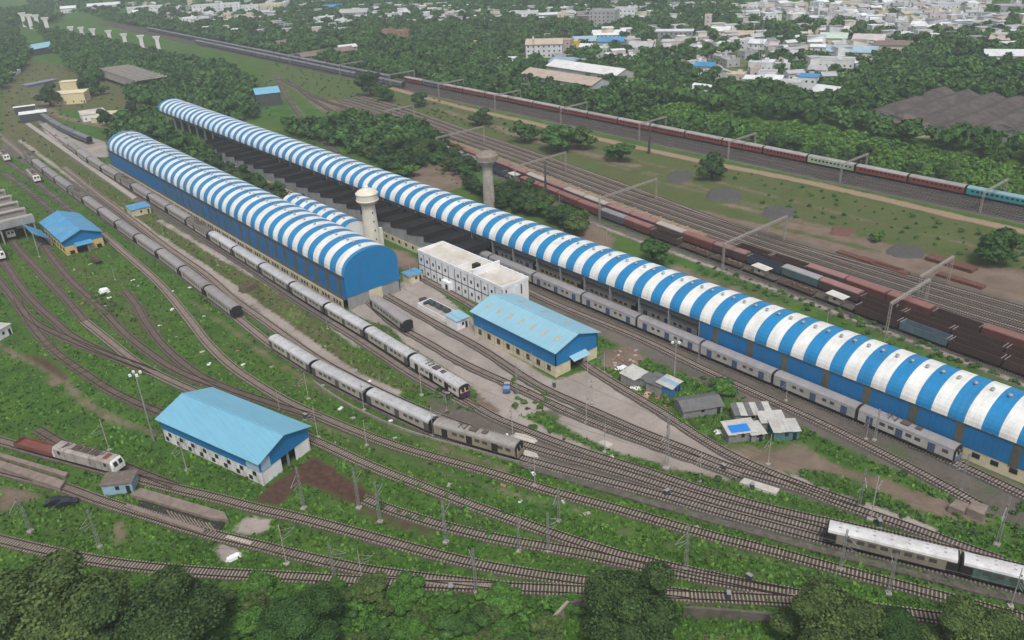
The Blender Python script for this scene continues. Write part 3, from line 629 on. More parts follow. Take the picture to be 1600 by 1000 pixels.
def wall_panel(root, o, a, b, z0, z1, mat, name, inset=.12, t=.25, nrm=None):
    """piece of wall from a to b (world), pushed inward along nrm"""
    q = lambda p: (p.x-o.x, p.y-o.y)
    n = nrm; return MB().prism([q(a+n*inset), q(b+n*inset), q(b+n*(inset+t)), q(a+n*(inset+t))], z0, z1).build(name, mat, root)
m_skyroof = M('light_blue_roof_sheet', (.26, .47, .58), .5, .06, .12, streak=((.12, .9, .12), .07), corr=(1, 1.5), dirt=((.22, .42, .52), .4, .2))
m_skyroof2 = M('bright_blue_roof_sheet', (.07, .28, .50), .45, .1, .12, corr=(0, 1.5), dirt=((.3, .42, .5), .5, .3))
m_nearroof = M('sky_blue_roof_sheet', (.17, .40, .54), .5, .05, .12, streak=((.9, .12, .12), .05), corr=(0, 1.5))
# blue hall in the middle of the yard
H1, nl, nr, fl, fr, ax, sd_ = gable_hall('blue_roofed_hall', [(120.8, 129.6), (135.6, 129.6), (135.6, 162.3), (120.8, 162.3)], 3.2, 7.5, 10.0, (m_skyroof, m_bluex, m_cream), 'blue hall with a pale blue roof and cream base in the middle of the yard', 'workshop hall')
for i in range(8):
    MB().box(-.03, 2.0+i*3.95, 1.1, .12, 3.2+i*3.95, 2.6).build('window', m_glass, H1)
    MB().box(.02, 4.3+i*3.95, 0, .12, 4.45+i*3.95, 3.2).build('downpipe', m_steel, H1)
for i in range(7):
    for s in (-1, 1):
        if s > 0 and i % 2 == 0: continue
        x = 7.4+s*4; a = 2.6+i*4.5; zf = lambda xx: 7.38+(10-7.38)*(1-abs(xx-7.4)/8.1)+.05
        MB().face([(x-1.1, a, zf(x-1.1)), (x+1.1, a, zf(x+1.1)), (x+1.1, a+.9, zf(x+1.1)), (x-1.1, a+.9, zf(x-1.1))]).build('skylight', M('dusty_skylight', (.40, .38, .31), .6, .15, 1), H1)
e = Vector((0, 1)); A_ = Vector((120.8, 129.6))
wall_panel(H1, A_, A_, A_+Vector((5.2, 0)), 0, 3.2, m_cream, 'end_wall', nrm=e); wall_panel(H1, A_, A_+Vector((9.8, 0)), A_+Vector((14.8, 0)), 0, 3.2, m_cream, 'end_wall', nrm=e)
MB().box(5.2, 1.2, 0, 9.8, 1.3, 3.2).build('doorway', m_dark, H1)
MB().face([(4.6, -1.9, 3.5), (10.4, -1.9, 3.5), (10.4, -.02, 4.3), (4.6, -.02, 4.3)]).build('door_canopy', m_skyroof, H1)
# near hall
m_stain = M('stained_white_wall', (.72, .71, .71), .8, .1, .5, dirt=((.16, .14, .12), .9, .8))
H2, nl, nr, fl, fr, ax, sd_ = gable_hall('white_walled_hall', [(140.2-.0, 47.4), (0, 0), (0, 0), (172.0, 38.6)][:0] or [(47.3, 140.4), (60.9, 145.2), (52.1, 176.0), (38.2, 171.9)], 3.4, 6.2, 8.6, (m_nearroof, m_bluex, m_stain), 'near blue roofed hall with stained white walls and a muddy doorway', 'workshop hall')
L_ = (fl-nl); ln = L_.length; sdv = sd_
for i in range(8):
    for zz, off in ((1.9, 0), (.5, 1.4)):
        a = nl+ax*(1.8+off+i*4.0); MB().prism([((a+sdv*k+ax*d)-nl)[:] for k, d in ((-.02, 0), (-.02, 1.0), (.14, 1.0), (.14, 0))], zz, zz+.95).build('window', m_glass, H2)
Lg = (nr-nl); wall_panel(H2, nl, nl, nl+Lg*.40, 0, 3.4, m_white, 'end_wall', nrm=ax); wall_panel(H2, nl, nl+Lg*.70, nr, 0, 3.4, m_white, 'end_wall', nrm=ax)
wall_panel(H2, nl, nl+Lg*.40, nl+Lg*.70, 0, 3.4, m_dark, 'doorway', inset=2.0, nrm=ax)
wall_panel(H2, nl, nl+Lg*.53, nl+Lg*.57, 0, 3.4, m_steel, 'door_post', inset=.3, nrm=ax)
wall_panel(H2, nl, nl+Lg*.02, nl+Lg*.2, 3.45, 5.9, M('faded_pale_sheet', (.36, .52, .66), .5, .1, .4), 'faded_panel', inset=-.06, t=.05, nrm=ax)
wall_panel(H2, nl, nl+ax*.3, nl+ax*4.2, 3.45, 5.75, M('faded_pale_sheet', (.36, .52, .66), .5, .1, .4), 'faded_panel', inset=-.06, t=.05, nrm=sdv)
# yellow hall
m_yel = M('yellow_wall', (.62, .46, .20), .85, .1, .5, dirt=((.35, .26, .14), .6, .4))
H3, nl, nr, fl, fr, ax, sd_ = gable_hall('yellow_walled_hall', [(55.0, 316), (68.2, 316.5), (68.2, 345.8), (55.0, 345.8)], 3.4, 5.7, 8.4, (m_skyroof2, m_bluex, m_yel), 'small yellow walled hall with a bright blue gabled roof at left', 'workshop hall')
e = Vector((0, 1)); wall_panel(H3, nl, nl, nl+Vector((3.8, 0)), 0, 3.4, m_yel, 'end_wall', nrm=e); wall_panel(H3, nl, nl+Vector((8.6, .2)), nl+Vector((13.2, .4)), 0, 3.4, m_yel, 'end_wall', nrm=e)
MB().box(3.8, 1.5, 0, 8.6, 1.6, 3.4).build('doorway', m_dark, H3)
MB().box(6.9, -.9, 0, 8.6, -.8, 3.0, rot=.5, org=(8.6, -.9)).build('door_leaf', m_grey, H3)
MB().face([(3.2, -2.2, 3.2), (9.2, -2.2, 3.2), (9.2, -.03, 4.1), (3.2, -.03, 4.1)]).build('door_canopy', m_skyroof2, H3)
for x_ in (1.3, 10.6): MB().box(x_, -.03, .2, x_+1.6, .1, 1.5).build('window', m_glass, H3)
for i in range(7): MB().box(-.04, 2+i*4, 1.2, .1, 3.2+i*4, 2.4).build('window', m_glass, H3)
# blue lean-to between the locomotive shed and the yellow hall
o = W(48, 362); lt = thing('lean_to_roof', (53.8, 334, 0), 0, 'steep sky blue lean-to roof between the locomotive shed and the yellow hall', 'lean-to')
lt.location = (48.5, 331, 0)
MB().loft([[(0, 0, 6.6), (5.6, 0, 2.6)], [(0, 15, 6.6), (5.6, 15, 2.6)]]).build('roof', m_skyroof2, lt); MB().box(5.4, 0, 0, 5.6, 15, 2.5).build('wall', m_conc, lt)
for y_ in (0.2, 14.5): MB().box(.1, y_, 0, .4, y_+.3, 6.5).build('post', m_steel, lt)

# ------------------------------------------------------------------ white office block
def office():
    X0, X1, Y0, Y1, Hh = 134.4, 144.4, 166.0, 208.0, 8.2
    r = thing('office_block', (X0, Y0, 0), 0, 'white two storey flat roofed office block with black pilaster lines behind the blue hall', 'office block')
    w, l = X1-X0, Y1-Y0; mroof = M('sandy_roof_terrace', (.58, .55, .50), .9, .12, .3, dirt=((.38, .3, .22), .8, .15))
    MB().box(0, 0, 0, w, l, Hh).build('walls', m_white, r); MB().box(.3, .3, Hh, w-.3, l-.3, Hh+.06).build('roof_terrace', mroof, r)
    for a in ((-.12, -.12, .22, l+.12), (w-.22, -.12, w+.12, l+.12), (.22, -.12, w-.22, .22), (.22, l-.22, w-.22, l+.12)): MB().box(a[0], a[1], Hh-.1, a[2], a[3], Hh+.9).build('parapet', m_white, r)
    MB().box(-.05, 15.0, Hh+.9, w*.78, 15.2, Hh+1.5).build('screen_wall', m_white, r)
    MB().box(-.1, 13.2, Hh-.1, w+.3, 13.6, Hh+2.2).build('stair_parapet', m_white, r); MB().box(-.1, 20.6, Hh-.1, 4.2, 20.9, Hh+1.3).build('stair_parapet', m_white, r)
    MB().box(3.6, 16.6, Hh+.06, 5.6, 18.4, Hh+1.6).build('roof_tank', m_dark, r)
    bk = M('black_trim', (.03, .03, .035), .6, .1, 1); MB().box(-.06, -.06, 4.0, 0, l+.06, 4.25).build('storey_band', bk, r)
    n = 13
    for i in range(n+1): MB().box(-.1, i*l/n-.09, 0, 0, i*l/n+.09, Hh-.1).build('pilaster_line', bk, r)
    for i in range(n):
        y = (i+.5)*l/n
        for z in (1.4, 5.5):
            if 7 <= i <= 7: continue
            MB().box(-.05, y-.42, z, 0, y+.42, z+1.1).build('window', m_glass, r)
    MB().box(-1.2, 24.5, 0, 0, 28.5, 2.9).build('porch', m_white, r); MB().box(-1.26, 25.2, 0, -1.2, 26.4, 2.2).build('door', m_dark, r)
    for a in (1.2, w-3.0): MB().box(a, -.06, 4.6, a+.5, 0, 7.6).build('stair_light', m_rustred, r)
    MB().box(a-2.4, -.3, 1, a-1.2, 0, 7.9).build('pier', m_white, r)
    for z in (3.2, 5.8): MB().box(w, 2, z, w+1.2, 5, z+1.0).build('balcony', m_white, r)
office()

# ------------------------------------------------------------------ water towers
def tower1():
    p = W(583, 384); r = thing('water_tower', (p.x, p.y, 0), 0, 'cream water tower with a smooth tapered shaft and a domed round tank', 'water tower', None)
    mc = M('cream_render', (.68, .64, .55), .9, .08, .3, dirt=((.42, .36, .27), .6, .3))
    MB().lathe([(3.1, 0), (2.75, 6), (2.45, 12), (2.3, 15.4)], 28).build('shaft', mc, r)
    MB().lathe([(2.3, 15.3), (2.5, 15.6), (3.7, 16.7), (3.9, 16.9), (3.95, 17.3), (3.75, 17.4), (3.75, 19.3), (3.95, 19.4), (3.95, 19.65), (3.0, 20.5), (1.6, 21.1), (.7, 21.35)], 32).build('tank', mc, r)
    MB().lathe([(.7, 21.3), (.7, 21.9), (.8, 21.95), (.5, 22.2)], 14).build('roof_lantern', m_white, r)
    MB().lathe([(3.97, 16.88), (4.02, 16.9), (4.02, 17.05), (3.97, 17.07)], 32).build('tank_band', M('rust_line', (.3, .14, .1), .9), r)
    mb = MB()
    for i in range(4): MB().box(-.2, -2.98+i*.14, 3+i*3.2, .2, -2.5+i*.14, 3.6+i*3.2).build('slit_window', m_dark, r)
    MB().box(2.0, -2.2, 0, 3.3, -1.0, 6.5).build('stair_turret', mc, r)
tower1()
def tower2():
    p = W(765, 326); r = thing('water_tower', (p.x, p.y, 0), 0, 'grey concrete water tower with a bowl shaped tank and banded shaft by the freight yard', 'water tower', None)
    mc = M('weathered_concrete', (.40, .36, .32), .95, .2, .6, bump=.05, dirt=((.2, .17, .14), .8, .5)); md = M('stained_concrete_bowl', (.24, .20, .17), .95, .25, .8, bump=.05)
    sh = MB(); z = 0
    for i in range(14): sh.lathe([(2.35-.03*i, z), (2.35-.03*i, z+1.05), (2.2-.03*i, z+1.1), (2.2-.03*i, z+1.25)], 20); z += 1.22
    sh.build('shaft', mc, r)
    MB().lathe([(1.9, 16.8), (2.0, 17.2), (3.4, 18.9), (4.1, 19.5), (4.15, 20.4)], 26).build('tank_bowl', mc, r)
    MB().lathe([(4.15, 20.4), (4.35, 20.45), (4.3, 21.6), (3.2, 22.6), (1.2, 23.1)], 26, ).build('tank_cap', md, r)
    rl = MB()
    for i in range(20):
        t = i*2*math.pi/20; rl.bar((4.5*math.cos(t), 4.5*math.sin(t), 20.3), (4.5*math.cos(t), 4.5*math.sin(t), 21.3), .04)
    rl.build('railing', m_conc, r)
tower2()
# ------------------------------------------------------------------ rolling stock (x across, y along, origin on the rail top at the middle)
RH = .56
m_under = M('underframe_black', (.03, .028, .027), .8, .3, 2)
m_wheel = M('wheel_steel', (.06, .05, .045), .5, .2, 2)
m_cwin = M('dusty_coach_window', (.075, .07, .068), .4, .3, 2)
m_bellow = M('gangway_black', (.02, .02, .022), .9, .1, 2)
m_panto = M('pantograph_brown', (.11, .08, .07), .6, .3, 2)
def bogie_me():
    mb = MB()
    for x in (-1.05, 1.05): mb.box(x-.12, -1.5, .35, x+.12, 1.5, .75)
    mb.box(-1, -.3, .4, 1, .3, .8)
    for y in (-1.1, 1.1):
        for x in (-.86, .74): mb.prism([(0, 0)]*0 or [(x, y-.46), (x+.12, y-.46), (x+.12, y+.46), (x, y+.46)], .05, .92)
        mb.bar((-.9, y, .46), (.9, y, .46), .08, n=6)
    return mb.mesh('bogie', m_wheel)
ME_B = bogie_me()
def roof_sec(hw, zs, zt, n=8): return [(-hw*math.cos(math.pi*i/n), zs+(zt-zs)*math.sin(math.pi*i/n)**.75) for i in range(n+1)]
def coach_proto(name, label, cat, side, roof, band=None, win='single', doors=None, L=21.2, near=True, vents=True, front=None, gear=False, doorm=None, hw=1.6, winm=None, hz=3.95):
    root = thing(name, (0, 0, -50), 0, label, cat); h = L/2; zs = 3.15
    b = MB(); b.box(-hw, -h+.35, .95, hw, h-.35, zs, 0)
    if band: 
        for s in (-1, 1): b.box(s*hw-(.012 if s < 0 else -.0), -h+.36, 1.95, s*hw+(.012 if s > 0 else 0), h-.36, 2.85, 1)
    for s in (-1, 1): b.box(s*hw-.03, -h+.4, .9, s*hw+.03, h-.4, 1.02, 2)
    r = MB(); sec = roof_sec(hw+.03, zs, hz); r.loft([[(x, y, z) for x, z in sec] for y in (-h+.3, h-.3)])
    for y, q in ((-h+.3, 1), (h-.3, -1)): r.face([(x, y, z) for x, z in sec][::q])
    if vents:
        for i in range(7):
            y = -h+2.2+i*(L-4.4)/6
            for x in (-.5, .5): r.box(x-.12, y-.22, hz-.14, x+.12, y+.22, hz+.03, 1)
    r.build('roof', [roof, m_panto if not near else M('roof_vent_grey', (.33, .32, .32), .8, .2, 1)], root)
    if not near:
        for s in (-1, 1):
            i = 0; y = -h+1.5
            while y < h-1.6: b.box(s*hw-(.03 if s < 0 else 0), y, 2.0, s*hw+(.03 if s > 0 else 0), y+1.0, 2.75, 3); y += 1.75

    else:
        n = 10
        for s in (-1, 1):
            for i in range(n):
                y = -h+2.0+i*(L-4.0)/(n-1)
                if doors and any(abs(y-d*h) < 1.2 for d in doors): continue
                wd = .62 if win == 'single' else .5
                w_ = MB().box(s*hw-.02, y-wd, 2.0, s*hw+.02, y+wd, 2.8)
                w_.build('window', winm or m_cwin, root)
            for d in (doors or ()):
                MB().box(s*hw-.04, d*h-.75, .98, s*hw+.04, d*h+.75, 2.95).build('door', doorm or m_dark, root)
    b.build('body', [side, band or side, m_under, m_glass], root)
    for y in (-h+3, h-3): link('bogie', ME_B, root, (0, y, 0))
    MB().box(-1.2, -h*.45, .35, 1.2, h*.45, .95).build('underframe', m_under, root)
    for y0, y1 in ((-h-.02, -h+.35), (h-.35, h+.02)):
        g_ = MB(); sc_ = [(-1.5, .95)]+[(x*.96, z-.12) for x, z in roof_sec(hw, zs, hz)]+[(1.5, .95)]; g_.loft([[(x, y, z) for x, z in sc_] for y in (y0, y1)], caps=True); g_.build('gangway', m_bellow, root)
    if gear:
        g = MB(); y = h*.35
        g.bar((-.8, y-1, hz+.1), (0, y+.6, hz+.75), .06); g.bar((.8, y-1, hz+.1), (0, y+.6, hz+.75), .06); g.bar((-.9, y+.6, hz+.8), (.9, y+.6, hz+.8), .06); g.box(-.9, y-1.2, hz-.05, .9, y-.9, hz+.15); g.box(-.9, y+.3, hz-.1, .9, y+.5, hz+.12)
        g.build('pantograph', m_panto, root)
        g = MB(); g.box(-.8, y-4, hz-.2, .8, y-2.2, hz+.25); g.box(-.6, y-6.5, hz-.2, .6, y-5.2, hz+.2); g.build('roof_equipment', m_panto, root)
    if front:  # driving end at -y
        f = MB(); f.prism([(-1.55, -h+.36), (-1.2, -h-.35), (1.2, -h-.35), (1.55, -h+.36)], .85, 2.1, 0); f.prism([(-1.55, -h+.36), (-1.2, -h-.3), (1.2, -h-.3), (1.55, -h+.36)], 2.1, 3.35, 1, top=[(-1.5, -h+.36), (-1.15, -h+.05), (1.15, -h+.05), (1.5, -h+.36)])
        f.build('cab_front', list(front), root)
        for x in (-.62, .62): MB().prism([(x-.45, -h-.36), (x+.45, -h-.36), (x+.45, -h-.2), (x-.45, -h-.2)], 2.3, 3.1, top=[(x-.45, -h-.12), (x+.45, -h-.12), (x+.45, -h), (x-.45, -h)]).build('windscreen', m_glass, root)
    return root
def grimy(nm, c, d=(.2, .17, .15), a=.6, sc=.25, corr=None): return M(nm, c, .6, .12, .4, rand=.10, dirt=(d, a, sc), corr=corr)
m_sil = grimy('silver_coach_roof', (.47, .47, .49), (.30, .29, .29), .8, .3); m_silside = grimy('drab_coach_side', (.42, .39, .34), (.26, .23, .20))
m_silA = grimy('dusty_mauve_roof', (.27, .245, .245), (.33, .31, .31), .7, .2); m_brown = grimy('sooty_brown_roof', (.13, .115, .105), (.08, .07, .07))
m_creamside = grimy('cream_coach_side', (.50, .45, .34), (.22, .18, .15), .5)
m_emur = grimy('suburban_grey_roof', (.27, .26, .27), (.19, .18, .18)); m_emus = grimy('suburban_pale_side', (.44, .42, .40), (.2, .19, .18), .5)
m_bdoor = M('blue_door', (.06, .09, .17), .5, .2, 2)
m_exp = grimy('express_red', (.24, .045, .04), (.12, .04, .04), .4); m_expr = grimy('express_grey_roof', (.34, .32, .32))
m_cdoor = M('dark_coach_door', (.09, .08, .075), .7, .3, 2)  # one even dark brown for the coach doors
P_sil = coach_proto('passenger_coach', 'x', 'coach', m_silside, m_sil, doors=(-.9, 0, .9), doorm=m_cdoor)
P_silA = coach_proto('passenger_coach', 'x', 'coach', m_silside, m_silA, doors=(-.9, .9))
P_brn = coach_proto('motor_coach', 'x', 'coach', m_silside, m_brown, gear=True, doors=(-.9, .3))
P_drive = coach_proto('driving_motor_coach', 'x', 'coach', grimy('white_coach_side', (.55, .52, .46), (.25, .2, .18), .4), m_sil, gear=True, doors=(-.5, .1, .7), front=(M('purple_front', (.09, .02, .10), .4), M('yellow_front', (.62, .52, .22), .5)))
P_dust = coach_proto('driving_motor_coach', 'x', 'coach', grimy('dusty_tan_side', (.33, .28, .22), (.17, .14, .12), .8), grimy('dusty_tan_roof', (.34, .32, .30), (.17, .15, .13), .9, .35), gear=True, doors=(-.5, .1, .7), front=(M('dusty_front', (.25, .2, .15), .8), M('dusty_front_top', (.3, .25, .17), .8)))
P_emu = coach_proto('suburban_coach', 'x', 'coach', m_emus, m_emur, doors=(-.72, 0, .72), doorm=m_bdoor, win='pair')
P_emuf = coach_proto('suburban_driving_coach', 'x', 'coach', m_emus, m_emur, gear=True, doors=(-.55, .1, .72), doorm=m_bdoor, front=(M('blue_grey_front', (.13, .16, .25), .6), M('pale_front', (.4, .4, .4), .6)))
P_exp = coach_proto('express_coach', 'x', 'coach', m_exp, m_expr, near=False, L=22.0, vents=False)
P_expg = coach_proto('express_coach', 'x', 'coach', grimy('pale_green_side', (.40, .52, .34), a=.3), m_expr, near=False, L=22.0, vents=False)
P_expt = coach_proto('express_coach', 'x', 'coach', grimy('teal_side', (.03, .27, .32), a=.3), grimy('teal_roof', (.22, .38, .42), a=.4), near=False, L=22.0, vents=False)
P_grey = coach_proto('goods_coach', 'x', 'coach', grimy('slate_side', (.10, .11, .14)), grimy('slate_roof', (.17, .17, .20)), near=False, L=22.0, vents=False)
P_wht = coach_proto('passenger_coach', 'x', 'coach', grimy('khaki_side', (.26, .235, .18), (.1, .09, .07), .8), grimy('bright_aluminium_roof', (.62, .61, .62), (.3, .28, .27), .7, .5), doors=(-.9, .9))
P_wht2 = coach_proto('passenger_coach', 'x', 'coach', grimy('dark_green_side', (.03, .09, .07), (.3, .3, .3), .5, .5), grimy('bright_aluminium_roof', (.62, .61, .62)), doors=(-.9, .9))
P_yel = coach_proto('passenger_coach', 'x', 'coach', grimy('yellow_coach_side', (.50, .38, .12), (.4, .4, .38), .9, .3), m_silA, doors=(-.9, .9))
def place(proto, key, d, L, label, group, flip=False):
    P, acc = TR[key]; a = at(P, acc, d-L*.33); b = at(P, acc, d+L*.33); v = b-a; p = (a+b)/2
    rz = math.atan2(v.y, v.x)-math.pi/2+(math.pi if not flip else 0)
    return copy_tree(proto, (p.x, p.y, RH), rz, label, group)
# tracks U1, V run from far to near: a driving end at local -y looks toward the camera with rz+pi
def train(key, front, seq, pitch, group, lab):
    P, acc = TR[key]; d = proj(P, acc, W(*front, .8)); sgn = 1
    if P[0].y < P[-1].y: sgn = -1
    n = len(seq)
    for i, pr in enumerate(seq):
        place(pr, key, d-sgn*(i+.5)*pitch, pitch, lab(i, pr), group, flip=(sgn < 0))
nm = {P_sil.name: 'silver roofed passenger coach', P_silA.name: 'dusty mauve roofed coach', P_brn.name: 'sooty motor coach with a pantograph', P_drive.name: 'white purple faced driving coach', P_dust.name: 'dusty tan driving coach',
      P_emu.name: 'blue doored suburban coach', P_emuf.name: 'pale suburban driving coach', P_exp.name: 'red express coach', P_expg.name: 'pale green express coach', P_expt.name: 'teal express coach', P_grey.name: 'slate grey coach', P_yel.name: 'yellow and white coach'}
def lab(tail): return lambda i, pr: '%s, %s %s' % (nm[pr.name], ORD[i], tail)
train('U1', (813, 716), [P_dust, P_sil, P_sil, P_sil], 21.8, 'coaches of the curving silver train', lab('from the near end of the curving silver train'))
train('U1', (372, 497), [P_silA]*5+[P_silA, P_silA, P_brn, P_silA, P_silA, P_silA, P_brn], 21.9, 'coaches of the dusty train on the left', lab('from the near end of the dusty left train'))
train('V', (729, 622), [P_drive]+[P_sil]*6+[P_brn]+[P_silA]*3+[P_brn]+[P_silA]*4, 21.8, 'coaches of the train beside the left striped shed', lab('in the train beside the left striped shed'))
train('Y2', (1487, 726), [P_emuf]+[P_emu]*12, 21.3, 'coaches of the suburban train beside the right striped shed', lab('in the row beside the right striped shed'))
train('Y3', (1095, 530), [P_emu, P_silA, P_yel, P_emu, P_yel, P_emu, P_silA, P_emu], 21.6, 'coaches standing inside the right striped shed', lab('of those standing inside the right striped shed'))
train('E4', (1720, 345), [P_expt, P_expt][:1]+[P_expt]+[P_exp]*2+[P_expg]+[P_exp]*12+[P_grey]+[P_exp], 22.3, 'coaches of the express train', lab('from the photo edge in the express'))
# far dark train on the main line
P0 = [W(620, 128), W(560, 116), W(480, 99), W(400, 82), W(300, 60), W(240, 48), W(200, 40)]
TR['FAR'] = (lambda q: (q, along(q)))(spline([(321, 430+i*60) for i in range(12)], 5))
TR['FAR2'] = (lambda q: (q, along(q)))(spline([(311.5, 470+i*60) for i in range(10)], 5))
for i in range(16): place(P_grey, 'FAR2', 20+i*22.5, 22, 'slate grey coach of the nearer, shorter dark train far off on the main line', 'slate coaches of the shorter far train')
for i in range(22): place(P_grey, 'FAR', 90+i*22.5, 22, 'slate grey coach, part of the long dark train far off on the main line', 'slate coaches on the far main line')
# curved slate train by the far platform
TR['Z'] = (lambda q: (q, along(q)))(spline(WP([(60, 180), (75, 192), (95, 205), (125, 219), (168, 236)]), 2))
for i in range(5): place(P_grey, 'Z', 12+i*22.4, 22, '%s slate coach of the bent train entering the far mouth of the left shed' % ORD[i], 'slate coaches on the bent train')
# single grey coach on W2
c1 = place(P_silA, 'W2', proj(*TR['W2'], W(608, 503)), 20, 'lone grey coach standing outside the gable of the left striped shed', None)
c1.location.z = RH
# white coaches lower right on U1
place(P_wht, 'U1', proj(*TR['U1'], W(1388, 872, .8)), 21, 'white roofed khaki coach, the left one of the pair at the lower right edge', None)
place(P_wht2, 'U1', proj(*TR['U1'], W(1388, 872, .8))+21.9, 21, 'white roofed dark green coach at the lower right edge behind the khaki one', None)

# locomotives
m_locow = grimy('grubby_white_loco', (.38, .34, .32), (.10, .065, .055), 1.0, .9)
def loco_proto():
    root = thing('electric_locomotive', (0, 0, -50), 0, 'x', 'locomotive'); h = 8.6
    b = MB(); b.loft([[(-1.5, y, 1.0), (-1.5, y, z1), (-1.2, y, z2), (1.2, y, z2), (1.5, y, z1), (1.5, y, 1.0)] for y, z1, z2 in ((-h+.7, 3.1, 3.5), (h-.7, 3.1, 3.5))], mi=0, caps=True)
    b.build('body', m_locow, root)
    for s in (-1, 1):
        f = MB(); y0, y1, y2 = s*(h-.7), s*h, s*(h-.35)
        f.loft([[(-1.5, y0, 1.0), (-1.5, y0, 3.1), (-1.2, y0, 3.5), (1.2, y0, 3.5), (1.5, y0, 3.1), (1.5, y0, 1.0)], [(-1.4, y1, 1.0), (-1.4, y1, 2.2), (-1.1, y2, 3.35), (1.1, y2, 3.35), (1.4, y1, 2.2), (1.4, y1, 1.0)]], caps=True); f.build('cab', M('white_cab', (.72, .72, .68), .5, .1), root)
        for x in (-.62, .62): MB().prism([(x-.42, s*(h+.03)), (x+.42, s*(h+.03)), (x+.42, s*(h-.1)), (x-.42, s*(h-.1))][::s], 2.2, 3.1, top=[(x-.42, s*(h-.25)), (x+.42, s*(h-.25)), (x+.42, s*(h-.35)), (x-.42, s*(h-.35))][::s]).build('windscreen', m_glass, root)
        g = MB(); y = s*4.6; g.bar((-.7, y-.9, 3.6), (0, y+.7, 4.2), .06); g.bar((.7, y-.9, 3.6), (0, y+.7, 4.2), .06); g.bar((-.8, y+.7, 4.25), (.8, y+.7, 4.25), .07); g.box(-.9, y-1.2, 3.5, .9, y-.9, 3.7); g.build('pantograph', m_panto, root)
        for x in (-1.52, 1.52):
            MB().box(x-.02, s*6.4-.35, 2.1, x+.02, s*6.4+.35, 2.9).build('side_window', m_glass, root)
    g = MB()
    for a in range(9): g.box(-.9+.1*(a % 3), -3.4+a*.8, 3.5, .6+.1*(a % 2), -3.05+a*.8, 3.72+.08*(a % 3))
    g.bar((-.9, -4, 3.8), (-.9, 4, 3.8), .05); g.bar((.8, -4, 3.75), (.8, 4, 3.75), .05); g.build('roof_equipment', m_panto, root)
    MB().box(-.9, 5.4, 3.5, .9, 6.4, 3.62).build('roof_hatch', m_rustred, root)
    MB().box(-1.1, -3, .4, 1.1, 3, 1.0).build('underframe', m_under, root)
    for y in (-5, 5): link('bogie', ME_B, root, (0, y, 0))
    return root
LP = loco_proto()
def at_px(proto, u, v, rz, label, group=None, sc=None, z=RH): p = W(u, v, z); return copy_tree(proto, (p.x, p.y, z), rz, label, group, sc)
def dirang(a, b): v = W(*b)-W(*a); return math.atan2(v.y, v.x)-math.pi/2
ang = dirang((80, 711), (190, 741))
TR['L'] = TR['T3']; P, acc = TR['T3']
o = copy_tree(LP, (0, 0, RH), 0, 'large grubby white electric locomotive on the lower left track', None); d = proj(P, acc, W(134, 731, .6)); a, b = at(P, acc, d-4), at(P, acc, d+4); v = b-a
o.location = ((a+b)/2).to_3d(); o.location.z = RH; rzL = math.atan2(v.y, v.x)-math.pi/2; o.rotation_euler.z = rzL; o.scale = (1.05, 1.05, 1.05)
for u, v_, lb in ((54, 280, 'white locomotive alone on the grass, second from the top at the left'), (8, 248, 'white locomotive cut by the left edge, highest in the photo'), (-2, 398, 'white locomotive at the left edge just below the sawtooth shed'), (14, 365, 'white locomotive with its nose out of the sawtooth shed')):
    at_px(LP, u, v_, dirang((54, 280), (62, 288)) if v_ < 300 else dirang((14, 365), (30, 390)), lb, 'white locomotives at the left')
lz = at_px(LP, 27, 352, dirang((14, 365), (30, 390)), 'blue fronted locomotive inside the mouth of the sawtooth shed'); 
